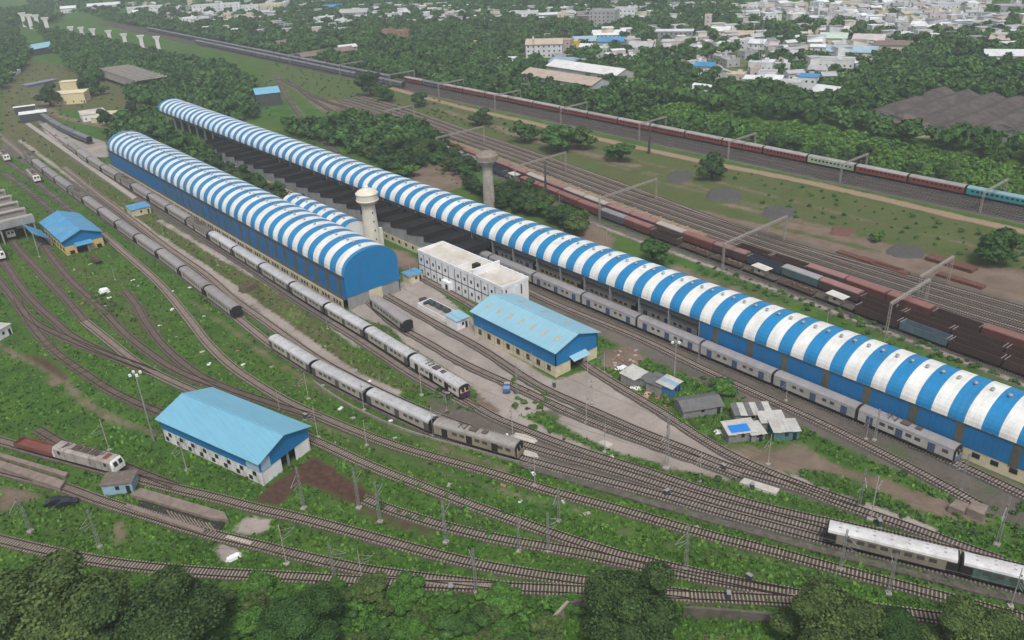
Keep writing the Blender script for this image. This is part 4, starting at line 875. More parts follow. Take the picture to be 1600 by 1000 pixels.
# wagons
def wagon_proto(kind, col, label, L=12.6):
    root = thing(kind, (0, 0, -50), 0, label, 'wagon'); h = L/2; mt = grimy(col[0], col[1], (col[1][0]*.4+.02, col[1][1]*.5+.02, col[1][2]*.5+.02), .7, .4)
    if kind == 'covered_wagon':
        b = MB(); b.box(-1.5, -h, .95, 1.5, h, 3.2)
        for i in range(9):
            y = -h+i*L/8
            for s in (-1, 1): b.box(s*1.5-.05, y-.06, .95, s*1.5+.05, y+.06, 3.2)
        b.build('body', mt, root); r = MB(); sec = roof_sec(1.56, 3.2, 3.75); r.loft([[(x, y, z) for x, z in sec] for y in (-h-.05, h+.05)])
        for y, q in ((-h-.05, 1), (h+.05, -1)): r.face([(x, y, z) for x, z in sec][::q])
        rc = col[2]; r.build('roof', grimy(col[0]+'_roof', rc, (rc[0]*.6+.05, rc[1]*.6+.05, rc[2]*.6+.05), .8, .4), root)
        for s in (-1, 1): MB().box(s*1.53-.03, -1.2, 1.0, s*1.53+.03, 1.2, 3.1).build('sliding_door', mt, root)
    elif kind == 'open_wagon':
        b = MB()
        for a in ((-1.5, -h, -1.4, h), (1.4, -h, 1.5, h), (-1.4, -h, 1.4, -h+.1), (-1.4, h-.1, 1.4, h)): b.box(a[0], a[1], 1.0, a[2], a[3], 2.9)
        b.box(-1.5, -h, .9, 1.5, h, 1.0)
        for i in range(10):
            y = -h+.3+i*(L-.6)/9
            for s in (-1, 1): b.box(s*1.53-.04, y-.07, 1.0, s*1.53+.04, y+.07, 2.9)
        b.build('tub', mt, root)
        mb = MB(); mb.box(-1.38, -h+.12, 1.02, 1.38, h-.12, 1.5); mb.build('tub_fill', M('dark_tub_inside', (.045, .035, .032), 1, .4, 2), root)  # even dark fill for the inside of the tub
        mb = MB()
        for y in (-h+.05, h-.05): MB().bar((-1.5, y, 2.95), (1.5, y, 2.95), .09).build('end_rail', M('pale_rail', (.3, .28, .26), .7), root)
        0 and mb.build('end_rail', M('pale_rail', (.3, .28, .26), .7), root)
    elif kind == 'flat_wagon':
        MB().box(-1.4, -h, .9, 1.4, h, 1.15).build('deck', mt, root)
        mb = MB()
        for i in range(14): 
            x, y = R.uniform(-1, .6), R.uniform(-h+.4, h-1.6); mb.box(x, y, 1.15, x+R.uniform(.3, 1), y+R.uniform(.4, 1.5), 1.15+R.uniform(.2, .9), rot=R.uniform(-.5, .5), org=(x, y))
        mb.build('scrap_load', grimy('scrap_brown', (.16, .09, .07)), root)
    elif kind == 'rail_carrier':
        MB().box(-1.4, -h, .9, 1.4, h, 1.15).build('deck', mt, root)
        mb = MB()
        for k, (a, b_) in enumerate(((-1.1, -.1), (.1, 1.1))): mb.box(a, -h, 1.3, b_, h, 2.05)
        mb.build('long_rails', grimy('tan_rail_bundle', (.30, .23, .155), (.25, .17, .1)), root)
        mb = MB()
        for y in (-h+3.2, h-3.2): MB().box(-1.5, y-.25, 1.1, 1.5, y+.25, 2.5).build('clamp_frame', grimy('ochre_frame', (.34, .25, .12)), root)
        0 and mb.build('clamp_frame', grimy('ochre_frame', (.45, .30, .10)), root)
    else:
        MB().box(-1.4, -h, .9, 1.4, h, 1.15).build('deck', mt, root); MB().box(-1.25, -2.0, 1.15, 1.25, 1.6, 3.0).build('cabin', grimy('cream_cabin', (.42, .38, .32)), root)
        MB().face([(-1.7, -3.2, 3.15), (1.7, -3.2, 3.15), (1.7, 2.6, 3.3), (-1.7, 2.6, 3.3)]).face([(-1.7, 2.6, 3.2), (1.7, 2.6, 3.2), (1.7, -3.2, 3.05), (-1.7, -3.2, 3.05)]).build('cabin_roof', grimy('brake_van_white_roof', (.62, .60, .56), a=.4), root)
        mb = MB()
        for x in (-1.3, 1.3):
            for y in (-3, 2.4): mb.bar((x, y, 1.1), (x, y, 3.1), .06)
        mb.build('verandah_post', m_steeld, root)
        for x in (-1.27, 1.27): MB().box(x-.02, -.8, 1.9, x+.02, .2, 2.6).build('window', m_glass, root)
    for y in (-h+2.2, h-2.2): link('bogie', ME_B, root, (0, y, 0))
    MB().box(-.9, -h+.2, .5, .9, h-.2, .9).build('underframe', m_under, root)
    return root
q = wagon_proto
WG = {'r': q('covered_wagon', ('wagon_red', (.15, .05, .044), (.24, .11, .095)), 'rust red covered wagon'),
      'p': q('covered_wagon', ('wagon_pink', (.09, .045, .042), (.27, .15, .14)), 'dark red covered wagon with a faded pink roof'),
      'g': q('covered_wagon', ('wagon_grey', (.09, .09, .11), (.24, .23, .25)), 'blue grey covered wagon with a pale roof'),
      'w': q('covered_wagon', ('wagon_white', (.12, .07, .065), (.38, .34, .32)), 'covered wagon with a whitish roof'),
      't': q('covered_wagon', ('wagon_tan', (.30, .22, .15), (.40, .34, .29)), 'tan covered wagon'),
      'e': q('covered_wagon', ('wagon_teal', (.07, .12, .13), (.33, .32, .33)), 'teal sided covered wagon with a grey roof'),
      'd': q('open_wagon', ('wagon_dark', (.075, .042, .038)), 'dark open wagon with pale end rails'),
      'b': q('open_wagon', ('wagon_blue', (.11, .16, .20)), 'faded blue open wagon'),
      'n': q('open_wagon', ('wagon_navy', (.05, .065, .09)), 'navy open wagon'),
      's': q('flat_wagon', ('wagon_flat', (.08, .05, .045)), 'flat wagon heaped with brown scrap'),
      'v': q('brake_van', ('wagon_van', (.10, .08, .07)), 'brake van with a white flat canopy roof'),
      'k': q('rail_carrier', ('wagon_carrier', (.16, .11, .07)), 'flat wagon carrying tan bundles of long rail')}
def rake(key, s0, seq, L=13.3, where=''):
    P, acc = TR[key]; cnt = {}
    for i, c in enumerate(seq):
        s = s0+(i+.5)*L; cnt[c] = cnt.get(c, 0)+1
        if c == '.': continue
        d = proj(P, acc, Vector((fx(s)+{'F1': 0, 'F2': .5, 'F3': 1}[key]*foff(s), s))); pr = WG[c]
        lb = pr['label']
        if seq.count(c) > 1: lb = '%s, %s such in the %s freight row' % (lb, ORD[cnt[c]-1], where)
        else: lb += ' in the %s row' % where
        place(pr, key, d, 12.6, lb, 'wagons of the %s freight row' % where)
rake('F1', 16, 'dddd'+'bd'+'vsvs'+'sd'+'r'+'gr'+'rrr'+'vn'+'t'+'gw'+'www'[:2], where='nearest')
rake('F2', 18, 'ddddd'+'dp'+'e'+'n'+'pr'+'wp'+'pww'+'pw'+'pp'+'wr'+'s', where='middle')
rake('F3', 13, 'rrprd'+'rrp'+'dd.'+'k'*19, where='farthest')
# red low wagon behind the grubby locomotive
rw = copy_tree(WG['s'], (0, 0, RH), rzL, 'low red wagon coupled behind the grubby white locomotive'); rw['category'] = 'wagon'
P, acc = TR['T3']; d2 = d-15.4; pa = at(P, acc, proj(P, acc, W(134, 731, .6))-15.2); rw.location = (pa.x, pa.y, RH); rw.rotation_euler.z = rzL; rw.name = 'low_wagon'
for ch in list(rw.children):
    if ch.name.startswith(('scrap_load', 'deck')): bpy.data.objects.remove(ch)
MB().box(-1.45, -6, .9, 1.45, 6, 1.2).box(-1.45, -6, 1.2, -1.35, 6, 1.9).box(1.35, -6, 1.2, 1.45, 6, 1.9).box(-1.35, 5.9, 1.2, 1.35, 6, 2.4).box(-1.35, -6, 1.2, 1.35, -5.9, 1.9).build('tub', grimy('faded_red_tub', (.17, .055, .045), (.22, .14, .12), .8), rw)
at_px(WG['s'], 150, 408, 0, 'small brown four wheeled trolley on the grass before the yellow hall', None, (.8, .55, .8))
for pr in [P_sil, P_silA, P_brn, P_drive, P_dust, P_emu, P_emuf, P_exp, P_expg, P_expt, P_grey, P_wht, P_wht2, P_yel, LP]+list(WG.values()):
    for ch in list(pr.children): bpy.data.objects.remove(ch)
    bpy.data.objects.remove(pr)
# ------------------------------------------------------------------ vegetation
def leaf_mat(name, col, var=.3):
    mt = M(name, col, .75, var, .5, rand=.16, attr='tone', spec=.15); return mt
LM = {'mid2': leaf_mat('weed_foliage', (.055, .125, .03)), 'olive2': leaf_mat('deep_olive_foliage', (.058, .105, .034)), 'dark': leaf_mat('dark_foliage', (.036, .074, .026)), 'mid': leaf_mat('mid_foliage', (.044, .102, .027)), 'olive': leaf_mat('olive_foliage', (.070, .112, .034)),
      'light': leaf_mat('light_foliage', (.070, .165, .032)), 'scrub': leaf_mat('scrub_foliage', (.080, .175, .034)), 'blue': leaf_mat('bluish_foliage', (.032, .074, .036))}
def ico(n=1):
    bm = __import__('bmesh').new(); __import__('bmesh').ops.create_icosphere(bm, subdivisions=n, radius=1)
    v = np.array([x.co[:] for x in bm.verts]); f = np.array([[q.index for q in t.verts] for t in bm.faces]); bm.free(); return v, f
ICO = {1: ico(1), 2: ico(2)}
def crown_arrays(r, h0, h1, nlobe, ncard, card, seed, core=2, flat=.8):
    """returns verts, quads/tris (as quads with repeated index avoided: separate lists), tone; lobed crown of leaf clusters round a leafy core"""
    g = np.random.default_rng(seed); H = h1-h0; lob = [(0, 0, h0+H*.5, r*.5, H*.40)]
    for i in range(nlobe):
        a = i*2.4+g.uniform(0, .8); k = g.uniform(.3, .78)*r; z = h0+H*g.uniform(.22, .86); q = g.uniform(.22, .44)*r
        lob.append((k*math.cos(a), k*math.sin(a), z, q, q*g.uniform(.65, .95)*flat*H/(1.3*r)))
    V = []; T = []; tone = []; off = 0
    iv, it = ICO[core]
    for x, y, z, a, b in lob:
        s = 1+g.uniform(-.22, .12, len(iv)); v = iv*s[:, None]*np.array([a*.86, a*.86, b*.86])+np.array([x, y, z])
        V.append(v); T.append(it+off); off += len(v); tone.append(np.full(len(v), g.uniform(.7, 1.05)))
    lw = np.array([l[3]**2 for l in lob]); lw /= lw.sum(); ch = g.choice(len(lob), ncard, p=lw); L = np.array(lob)[ch]
    d = g.normal(size=(ncard, 3)); d[:, 2] = np.abs(d[:, 2])*.9-.25*g.random(ncard); d /= np.linalg.norm(d, axis=1)[:, None]
    c = L[:, :3]+d*np.stack([L[:, 3], L[:, 3], L[:, 4]], 1)*g.uniform(.82, 1.12, (ncard, 1))
    nrm = d+g.normal(size=(ncard, 3))*.55; nrm /= np.linalg.norm(nrm, axis=1)[:, None]
    t = np.cross(nrm, g.normal(size=(ncard, 3))); t /= np.linalg.norm(t, axis=1)[:, None]; b = np.cross(nrm, t)
    sz = card*g.uniform(.6, 1.35, (ncard, 1)); tn = g.uniform(.72, 1.28, ncard)*g.uniform(.85, 1.15, len(lob))[ch]
    q = np.stack([c-t*sz-b*sz*.6, c+t*sz*.8-b*sz, c+t*sz+b*sz*.7, c-t*sz*.7+b*sz], 1).reshape(-1, 3)
    Q = np.arange(ncard*4).reshape(-1, 4)+off; V.append(q); tone.append(np.repeat(tn, 4))
    return np.concatenate(V), np.concatenate(T), Q, np.concatenate(tone)
def np_mesh(name, V, T, Q, tone, mat):
    me = bpy.data.meshes.new(name); me.vertices.add(len(V)); me.vertices.foreach_set('co', V.astype(np.float32).ravel())
    nT, nQ = len(T), len(Q); idx = np.concatenate([T.ravel(), Q.ravel()]).astype(np.int32)
    me.loops.add(len(idx)); me.loops.foreach_set('vertex_index', idx); me.polygons.add(nT+nQ)
    me.polygons.foreach_set('loop_start', np.concatenate([np.arange(nT)*3, nT*3+np.arange(nQ)*4]).astype(np.int32)); me.update(calc_edges=True)
    c = me.color_attributes.new('tone', 'FLOAT_COLOR', 'POINT'); k = np.stack([tone*np.where(tone > 1.15, 1.12, 1), tone, tone*.95, np.ones(len(tone))], 1).astype(np.float32)
    c.data.foreach_set('color', k.ravel()); me.materials.append(mat); return me
def trunk_mesh(r, h, seed):
    g = random.Random(seed); mb = MB(); mb.bar((0, 0, -.3), (0, 0, h*.5), r, n=8, r2=r*.7)
    for i in range(5):
        a = i*1.3+g.random(); mb.bar((0, 0, h*.45), (math.cos(a)*h*.3, math.sin(a)*h*.3, h*.8), r*.5, n=5, r2=r*.2)
    return mb.mesh('trunk', m_bark)
TP = {}
def tproto(key, kind, r, h0, h1, nl, nc, cs, seed):
    TP[key] = (np_mesh('crown', *crown_arrays(r, h0, h1, nl, nc, cs, seed), LM[kind]), trunk_mesh(.09*r, h1*.9, seed), r, h1)
for i, (k, kind) in enumerate((('a', 'dark'), ('b', 'mid'), ('c', 'dark'), ('d', 'olive'), ('e', 'blue'), ('f', 'mid'))): tproto(k, kind, 5, .7, 8.4, 9+i % 4, 1500, .31, 20+i)
tproto('g', 'light', 5, .6, 7.0, 9, 1000, .42, 31)
for i, (k, kind) in enumerate((('N1', 'olive'), ('N2', 'olive2'), ('N3', 'mid'))): tproto(k, kind, 8, 2.0, 14.0, 22, 30000, .145, 50+i)
for i, (k, kind) in enumerate((('s1', 'light'), ('s2', 'mid'), ('s3', 'blue'))): tproto(k, kind, 2, .1, 2.6, 5, 420, .22, 70+i)
for i, (k, kind) in enumerate((('M1', 'light'), ('M2', 'mid'), ('M3', 'olive'))): tproto(k, kind, 4, .2, 5.0, 11, 5200, .20, 80+i)
TREES = []
def tree(key, p, r, hs=1.0, label=None, cat='tree', name='broadleaf_tree', group=None):
    crown, trunk, r0, h = TP[key]; s = r/r0; t = thing(name, (p[0], p[1], 0), R.uniform(0, 6.28), label, cat, group); t.scale = (s, s, s*hs)
    c = link('crown', crown, t); k = link('trunk', trunk, t); TREES.append((p[0], p[1], r)); return t
KT = {'a': 'dark', 'b': 'mid green', 'c': 'dark', 'd': 'olive', 'e': 'blue green', 'f': 'mid green', 'g': 'light green'}
def T(key, u, v, rpx, label, hs=1.0, name='broadleaf_tree', cat='tree'):
    p = W(u, v); return tree(key, p, rpx*dist(p)/1282, hs, label, cat, name)
# big ones along the bottom edge
T('N1', 85, 1035, 98, 'huge olive crowned tree filling the lower left corner', .82)
T('N2', 268, 1038, 92, 'huge dense tree, second from the left along the bottom edge', .86)
T('N3', 478, 1010, 60, 'leafy green tree third from the left along the bottom edge', .9)
T('N2', 985, 1028, 74, 'large round dark tree before the broken boundary wall at the bottom', 1.1)
T('N1', 1290, 1035, 76, 'broad olive tree at the bottom right of the boundary wall', .85)
T('N3', 1395, 1030, 46, 'smaller tree touching the broad olive tree at the bottom right', .85)
T('N1', 1510, 1038, 62, 'leafy tree nearest the lower right corner, left of the last one', .8)
T('N2', 1592, 1050, 50, 'dark tree clipped by the lower right corner', .8)
# single trees that stand out
for key, u, v, r, hs, lb in (('c', 580, 150, 21, 1, 'dark round tree alone on the grass left of the main line, the left of two'), ('b', 603, 158, 17, .8, 'lighter round tree close to the dark one left of the main line'),
    ('f', 655, 166, 16, .8, 'small round tree near the orange sand strip'), ('a', 752, 195, 20, .7, 'round tree beside the orange sand strip, behind the concrete water tower'),
    ('b', 820, 222, 24, .75, 'left tree of the clump beyond the freight sidings'), ('f', 868, 236, 32, .75, 'largest tree of the clump beyond the freight sidings'), ('d', 905, 232, 27, .7, 'right tree of the clump beyond the freight sidings'),
    ('f', 968, 252, 24, .75, 'round tree right of the clump beyond the freight sidings'), ('a', 1112, 280, 25, .9, 'dark round tree beside the grey ballast heaps'),
    ('f', 1025, 412, 27, .9, 'tree with a bare base between the right shed and the freight wagons'), ('b', 1556, 412, 34, .8, 'spreading tree at the right edge near the sand strip'),
    ('g', 640, 276, 17, .8, 'bright green tree on the brown ground behind the right striped shed'), ('a', 80, 166, 17, 1.0, 'dark tree left of the small yellow house'), ('c', 143, 150, 16, .9, 'dark tree right of the small yellow house'),
    ('a', 168, 198, 13, 1.1, 'small dark tree in front of the white hut at upper left'), ('e', 210, 190, 14, 1.3, 'tall bluish tree near the far end of the right shed'),
    ('g', 1130, 615, 25, .55, 'bright green bush tree among the shanties'), ('g', 1368, 378, 12, .9, 'small bush tree beside the grey gravel heap')):
    T(key, u, v, r, lb, hs)
def inpoly(p, poly):
    c = False; n = len(poly)
    for i in range(n):
        a, b = poly[i], poly[(i+1) % n]
        if (a[1] > p[1]) != (b[1] > p[1]) and p[0] < (b[0]-a[0])*(p[1]-a[1])/(b[1]-a[1])+a[0]: c = not c
    return c
def scatter(poly, gap, tries=4000):
    xs = [p[0] for p in poly]; ys = [p[1] for p in poly]; out = []; cell = {}
    for _ in range(tries):
        x, y = R.uniform(min(xs), max(xs)), R.uniform(min(ys), max(ys)); k = (int(x/gap), int(y/gap))
        if any((x-a)**2+(y-b)**2 < gap*gap for i in (-1, 0, 1) for j in (-1, 0, 1) for a, b in cell.get((k[0]+i, k[1]+j), ())): continue
        if inpoly((x, y), poly): out.append((x, y)); cell.setdefault(k, []).append((x, y))
    return out
# ------------------------------------------------------------------ the town
FOOT = []   # (x, y, radius) kept clear of trees
HM = {}
def hm(c, roof=False):
    k = (c, roof)
    if k not in HM: HM[k] = M(('roof_' if roof else 'wall_')+'%02d%02d%02d' % tuple(int(x*99) for x in c), c, .8, .1, .3, rand=.08, dirt=((c[0]*.55, c[1]*.52, c[2]*.5), .6, .15))
    return HM[k]
WHT = (.66, .68, .70); CRM = (.60, .54, .42); GRY = (.40, .40, .41); SLT = (.24, .25, .27); BRN = (.20, .15, .13); PNK = (.54, .47, .46); MNT = (.50, .60, .52); TER = (.30, .18, .14); BLU = (.06, .25, .50); LBL = (.30, .42, .50); TAN = (.46, .38, .31); YEL = (.62, .44, .08); MAR = (.22, .06, .06)
def house(p, w, h, d, rot, wall, roof, kind, label, group=None, win=True, name='town_house', cat='building'):
    FOOT.append((p[0], p[1], max(w, d)*.55+1)); big = win == 2
    b = MB(); b.box(-w/2, 0, 0, w/2, d, h)
    fl = max(1, int(h/3.1)); n = max(1, min(8, int(w/3.6)))
    if not big and win:
        for j in range(fl):
            for i in range(n): x = -w/2+(i+.5)*w/n; z = j*h/fl+1; b.box(x-.55, -.06, z, x+.55, 0, z+1.2, 1)
            for i in range(max(1, int(d/4))): y = (i+.5)*d/max(1, int(d/4)); b.box(-w/2-.06, y-.5, j*h/fl+1, -w/2, y+.5, j*h/fl+2.2, 1).box(w/2, y-.5, j*h/fl+1, w/2+.06, y+.5, j*h/fl+2.2, 1)
    o = b.build(name, [hm(wall), m_glass], None, (p[0], p[1], 0), rot); tag(o, label, cat, group)
    if big:
        for j in range(fl):
            for i in range(n): x = -w/2+(i+.5)*w/n; z = j*h/fl+1; MB().box(x-.6, -.07, z, x+.6, 0, z+1.3).build('window', m_glass, o)
    r = MB()
    if kind == 'flat':
        t = .3
        for a in ((-w/2-.1, -.1, w/2+.1, t), (-w/2-.1, d-t, w/2+.1, d+.1), (-w/2-.1, t, -w/2+t, d-t), (w/2-t, t, w/2+.1, d-t)): r.box(a[0], a[1], h-.05, a[2], a[3], h+.8)
        r.box(-w/2+t, t, h, w/2-t, d-t, h+.1, 1); r.build('roof', [hm(wall), hm(roof, True)], o)
        if w > 7 and R.random() < .7: MB().box(w*.1, d*.4, h+.1, w*.1+2.6, d*.4+2.6, h+2.4).build('stair_cabin', hm(wall), o)
    elif kind == 'gable':
        e = .6; zr = h+min(d, 16)*.2
        r.face([(-w/2-e, -e, h-.1), (w/2+e, -e, h-.1), (w/2+e, d/2, zr), (-w/2-e, d/2, zr)]).face([(-w/2-e, d/2, zr), (w/2+e, d/2, zr), (w/2+e, d+e, h-.1), (-w/2-e, d+e, h-.1)])
        r.face([(-w/2-e, -e, h-.3), (-w/2-e, d/2, zr-.2), (w/2+e, d/2, zr-.2), (w/2+e, -e, h-.3)])
        r.build('roof', hm(roof, True), o)
        for x in (-w/2, w/2): MB().face([(x, 0, h), (x, d, h), (x, d/2, zr-.2)]).build('gable', hm(wall), o)
    else:
        r.box(-w/2-.4, -.4, h, w/2+.4, d+.4, h+.25); r.build('roof', hm(roof, True), o)
    return o
TL = [  # u, v, width px, height px, depth m, rotation off the camera, wall, roof, kind, label
 (850, 90, 54, 17, 18, .1, WHT, TAN, 'gable', 'white house with a big tan gabled roof behind the long sheds'), (883, 86, 16, 18, 10, .3, TAN, GRY, 'flat', 'unfinished block with stacked balconies beside the yellow house'),
 (899, 82, 11, 13, 9, .2, YEL, CRM, 'flat', 'narrow yellow fronted house in the town'), (914, 83, 18, 8, 10, .3, WHT, WHT, 'gable', 'small white gabled house right of the yellow fronted one'),
 (937, 91, 22, 12, 10, .3, MNT, WHT, 'flat', 'pale mint house in front of the orange tiled roof'), (955, 71, 40, 5, 14, .1, GRY, BLU, 'gable', 'long building with a strong blue roof in the town'),
 (913, 70, 33, 4, 16, .0, GRY, LBL, 'gable', 'shed with a pale blue grey roof left of the strong blue one'), (950, 60, 48, 4, 18, .1, WHT, WHT, 'gable', 'white roofed shed behind the strong blue roof'),
 (1000, 80, 34, 5, 22, .1, GRY, GRY, 'gable', 'pale grey roofed building right of the strong blue roof'), (950, 79, 44, 5, 8, .1, PNK, TER, 'gable', 'orange tiled low range in the town'),
 (885, 103, 56, 4, 20, .2, LBL, LBL, 'shed', 'spread of blue grey sheeting just behind the two warehouses'), (790, 73, 24, 4, 10, .1, TER, MAR, 'gable', 'building with a maroon roof half hidden in the wood'),
 (797, 101, 36, 8, 8, .15, WHT, WHT, 'shed', 'white colonnaded building left of the tan warehouse'), (880, 31, 72, 7, 20, .0, SLT, WHT, 'shed', 'wide far building under a thin white flat roof'),
 (879, 39, 14, 14, 8, .0, CRM, WHT, 'flat', 'beige tower block under the thin white flat roof'), (940, 46, 38, 22, 18, .3, GRY, SLT, 'flat', 'grey glass fronted office block with white fins'),
 (976, 33, 30, 15, 14, .2, WHT, GRY, 'flat', 'white multi storey block right of the glass office'), (912, 41, 26, 12, 12, .2, BRN, GRY, 'flat', 'brown grey block left of the glass office'),
 (820, 32, 38, 10, 12, .1, WHT, GRY, 'flat', 'white block at the far left of the office group'), (1052, 63, 54, 11, 14, .1, SLT, WHT, 'shed', 'slate blue long block with a white roof edge'),
 (1050, 76, 32, 9, 8, .1, PNK, WHT, 'flat', 'pinkish block directly before the slate blue one'), (1105, 49, 9, 19, 8, .1, PNK, PNK, 'flat', 'slim pinkish tower standing above the trees'),
 (1124, 54, 26, 4, 14, .2, WHT, WHT, 'gable', 'white roof right of the slim pinkish tower'), (1152, 61, 42, 5, 14, .1, TAN, TAN, 'gable', 'tan tiled range right of the slim pinkish tower'),
 (1130, 82, 22, 10, 12, .2, WHT, WHT, 'flat', 'left white house of the row below the tan tiled range'), (1156, 78, 30, 12, 12, .2, WHT, PNK, 'flat', 'middle white house of the row below the tan tiled range'), (1180, 83, 22, 12, 12, .3, WHT, WHT, 'gable', 'right white house of the row below the tan tiled range'),
 (1098, 118, 28, 12, 10, .3, WHT, BLU, 'gable', 'white house under a blue roof among trees'), (1187, 111, 34, 10, 12, .2, WHT, WHT, 'flat', 'white two tier house right of the blue roofed one'),
 (1088, 149, 30, 5, 14, .6, GRY, WHT, 'gable', 'white tin roof at the edge of the scrub'), (1147, 126, 26, 7, 10, .2, CRM, CRM, 'flat', 'cream house in front of the trees'), (1172, 131, 20, 5, 9, .3, WHT, WHT, 'gable', 'low white house right of the cream one'),
 (1205, 134, 24, 7, 12, .3, WHT, WHT, 'gable', 'white gabled house left of the pink marked one'), (1231, 147, 28, 14, 9, .2, WHT, PNK, 'flat', 'white house with a pink panel'), (1258, 143, 26, 18, 11, .2, WHT, BLU, 'shed', 'white two storey house with a blue roof sheet'),
 (1284, 152, 36, 6, 14, .5, CRM, WHT, 'gable', 'cream gabled hall right of the blue sheeted house'), (1300, 106, 56, 9, 12, .1, WHT, GRY, 'flat', 'long cluttered white block'), (1328, 88, 66, 5, 20, .1, GRY, LBL, 'gable', 'wide teal grey roof behind the cluttered white block'),
 (1395, 84, 46, 10, 12, -.1, CRM, BRN, 'gable', 'cream building with dark windows at the edge of the wood'), (1355, 70, 40, 6, 18, .1, WHT, PNK, 'gable', 'pink roofed hall behind the teal grey roof'), (1300, 70, 35, 8, 16, .1, CRM, MNT, 'gable', 'hall with a pale green roof'),
 (1228, 82, 52, 6, 12, .1, GRY, WHT, 'shed', 'long building with a bright white roof edge'), (1283, 42, 22, 4, 10, .1, WHT, WHT, 'gable', 'lone white roof far up in the trees'), (1302, 54, 36, 5, 14, .2, WHT, WHT, 'gable', 'white roofs above the pale green hall'),
 (1460, 48, 60, 4, 18, .1, WHT, WHT, 'gable', 'long white shed roof below the dense city'), (1572, 97, 50, 7, 16, -.2, WHT, WHT, 'gable', 'long white hall in the wood at the right edge'), (1570, 71, 38, 6, 14, .1, CRM, TAN, 'gable', 'tan roofed house above the long white hall'),
 (1537, 135, 30, 3, 8, .1, GRY, WHT, 'shed', 'white roof strip behind the dark tiled mill'), (228, 21, 45, 7, 14, .0, WHT, WHT, 'flat', 'white block at the top left of the town'), (340, 25, 64, 13, 14, .1, WHT, GRY, 'flat', 'long white four storey block at the top left'),
 (298, 42, 20, 10, 10, .2, WHT, WHT, 'flat', 'small white block below the long four storey one'), (390, 21, 26, 9, 10, .1, WHT, CRM, 'flat', 'white block right of the long four storey one'), (335, 42, 66, 4, 16, .1, BRN, TAN, 'gable', 'low brown roofed range below the long four storey block'),
 (420, 18, 38, 8, 12, .1, CRM, CRM, 'flat', 'cream block at the top beside the flyover'), (108, 20, 18, 5, 14, .1, WHT, WHT, 'gable', 'white shed far up at the left'), (163, 14, 40, 4, 16, .1, WHT, WHT, 'gable', 'second white shed far up at the left'),
 (518, 19, 30, 5, 26, .1, GRY, BLU, 'gable', 'far shed with a blue roof at the top'), (552, 30, 40, 8, 26, .2, GRY, GRY, 'gable', 'far silver ribbed shed right of the blue roof'), (506, 38, 28, 8, 12, .2, WHT, WHT, 'flat', 'white house cluster under the silver shed'), (533, 45, 16, 10, 10, .2, WHT, GRY, 'flat', 'white house just right of that cluster'),
 (607, 63, 18, 12, 10, .2, TER, BRN, 'flat', 'brown red brick house in the wood'), (628, 68, 22, 15, 11, .2, TER, TER, 'flat', 'taller terracotta house in the wood'), (738, 79, 16, 8, 8, .1, YEL, YEL, 'flat', 'bright yellow house in the wood'),
 (437, 74, 40, 3.5, 12, -.5, BRN, BRN, 'gable', 'low brown tiled shed, the left of two beyond the main line'), (515, 89, 84, 4, 14, -.45, BRN, BRN, 'gable', 'long low brown tiled shed beyond the main line'), (545, 79, 26, 4, 9, -.3, PNK, WHT, 'gable', 'small whitewashed house behind the long brown shed'),
]
for i in range(6): TL.append((575+i*12, 28+R.uniform(-2, 2), 11, 5, 10, .2, WHT, WHT, 'flat', '%s white house from the left in the far row right of the silver shed' % ORD[i]))
for i in range(9): TL.append((690+i*14, 27+R.uniform(-3, 3), 12, 6, 10, .2, [WHT, CRM, WHT][i % 3], WHT, 'flat', '%s pale house from the left in the far row above the wood' % ORD[i]))
for u, v, wp, hp, d, rot, wa, ro, kd, lb in TL:
    p = W(u, v); D = dist(p); wm = wp*D/1282; hmx = hp*D/1282*1.12; fa = -math.atan2(p.x, p.y)
    house(p, wm, max(3, hmx), d, fa-rot, wa, ro, kd, lb, None, win=2 if (wp > 25 and hp > 9) else True)
# the two long warehouses
house(Vector((371, 394)), 66, 6.5, 18, -math.pi/2, (.42, .44, .46), (.47, .38, .32), 'gable', 'long warehouse with a faded tan roof beyond the main line', win=False, name='warehouse')
house(Vector((404, 404)), 66, 6.5, 18, -math.pi/2, (.42, .42, .40), (.68, .68, .68), 'gable', 'long warehouse with a white roof behind the tan one', win=False, name='warehouse')
FOOT += [(380, y, 11) for y in range(364, 428, 10)]+[(413, y, 11) for y in range(374, 438, 10)]
FOOT[:] = [f for f in FOOT if f[2] < 30]
# NE tiled mill
ml = thing('tiled_mill', (398, 128, 0), 0, 'dark tiled mill with parallel ridges in the wood at the right', 'mill')
m_tile = M('old_dark_tiles', (.07, .058, .056), .95, .3, .5, bump=.05, dirt=((.2, .17, .15), .6, .2))
for i in range(6):
    y = i*13.2; r = MB(); w0 = 6*abs(i-2.5); r.face([(w0, y, 4), (92, y, 4), (92, y+6.6, 6.3), (w0, y+6.6, 6.3)]).face([(w0, y+6.6, 6.3), (92, y+6.6, 6.3), (92, y+13.2, 4), (w0, y+13.2, 4)]); r.build('ridge_roof', m_tile, ml)
    g = MB().face([(w0+.5, y, 0), (w0+.5, y, 4), (w0+.5, y+6.6, 6.2), (w0+.5, y+13.2, 4), (w0+.5, y+13.2, 0)]); g.build('gable', m_greyx, ml)
MB().box(16, -.2, 0, 92, .1, 4).build('wall', m_grey, ml)
FOOT += [(x, y, 7) for x in range(412, 492, 12) for y in range(134, 206, 12)]
house(W(1452, 205), 22, 3.5, 14, .9, TAN, (.16, .12, .11), 'gable', 'brown tiled outbuilding below the dark mill, the left one'); house(W(1578, 208), 14, 3.5, 12, .6, CRM, (.13, .10, .09), 'gable', 'small brown tiled house right of the mill outbuilding')
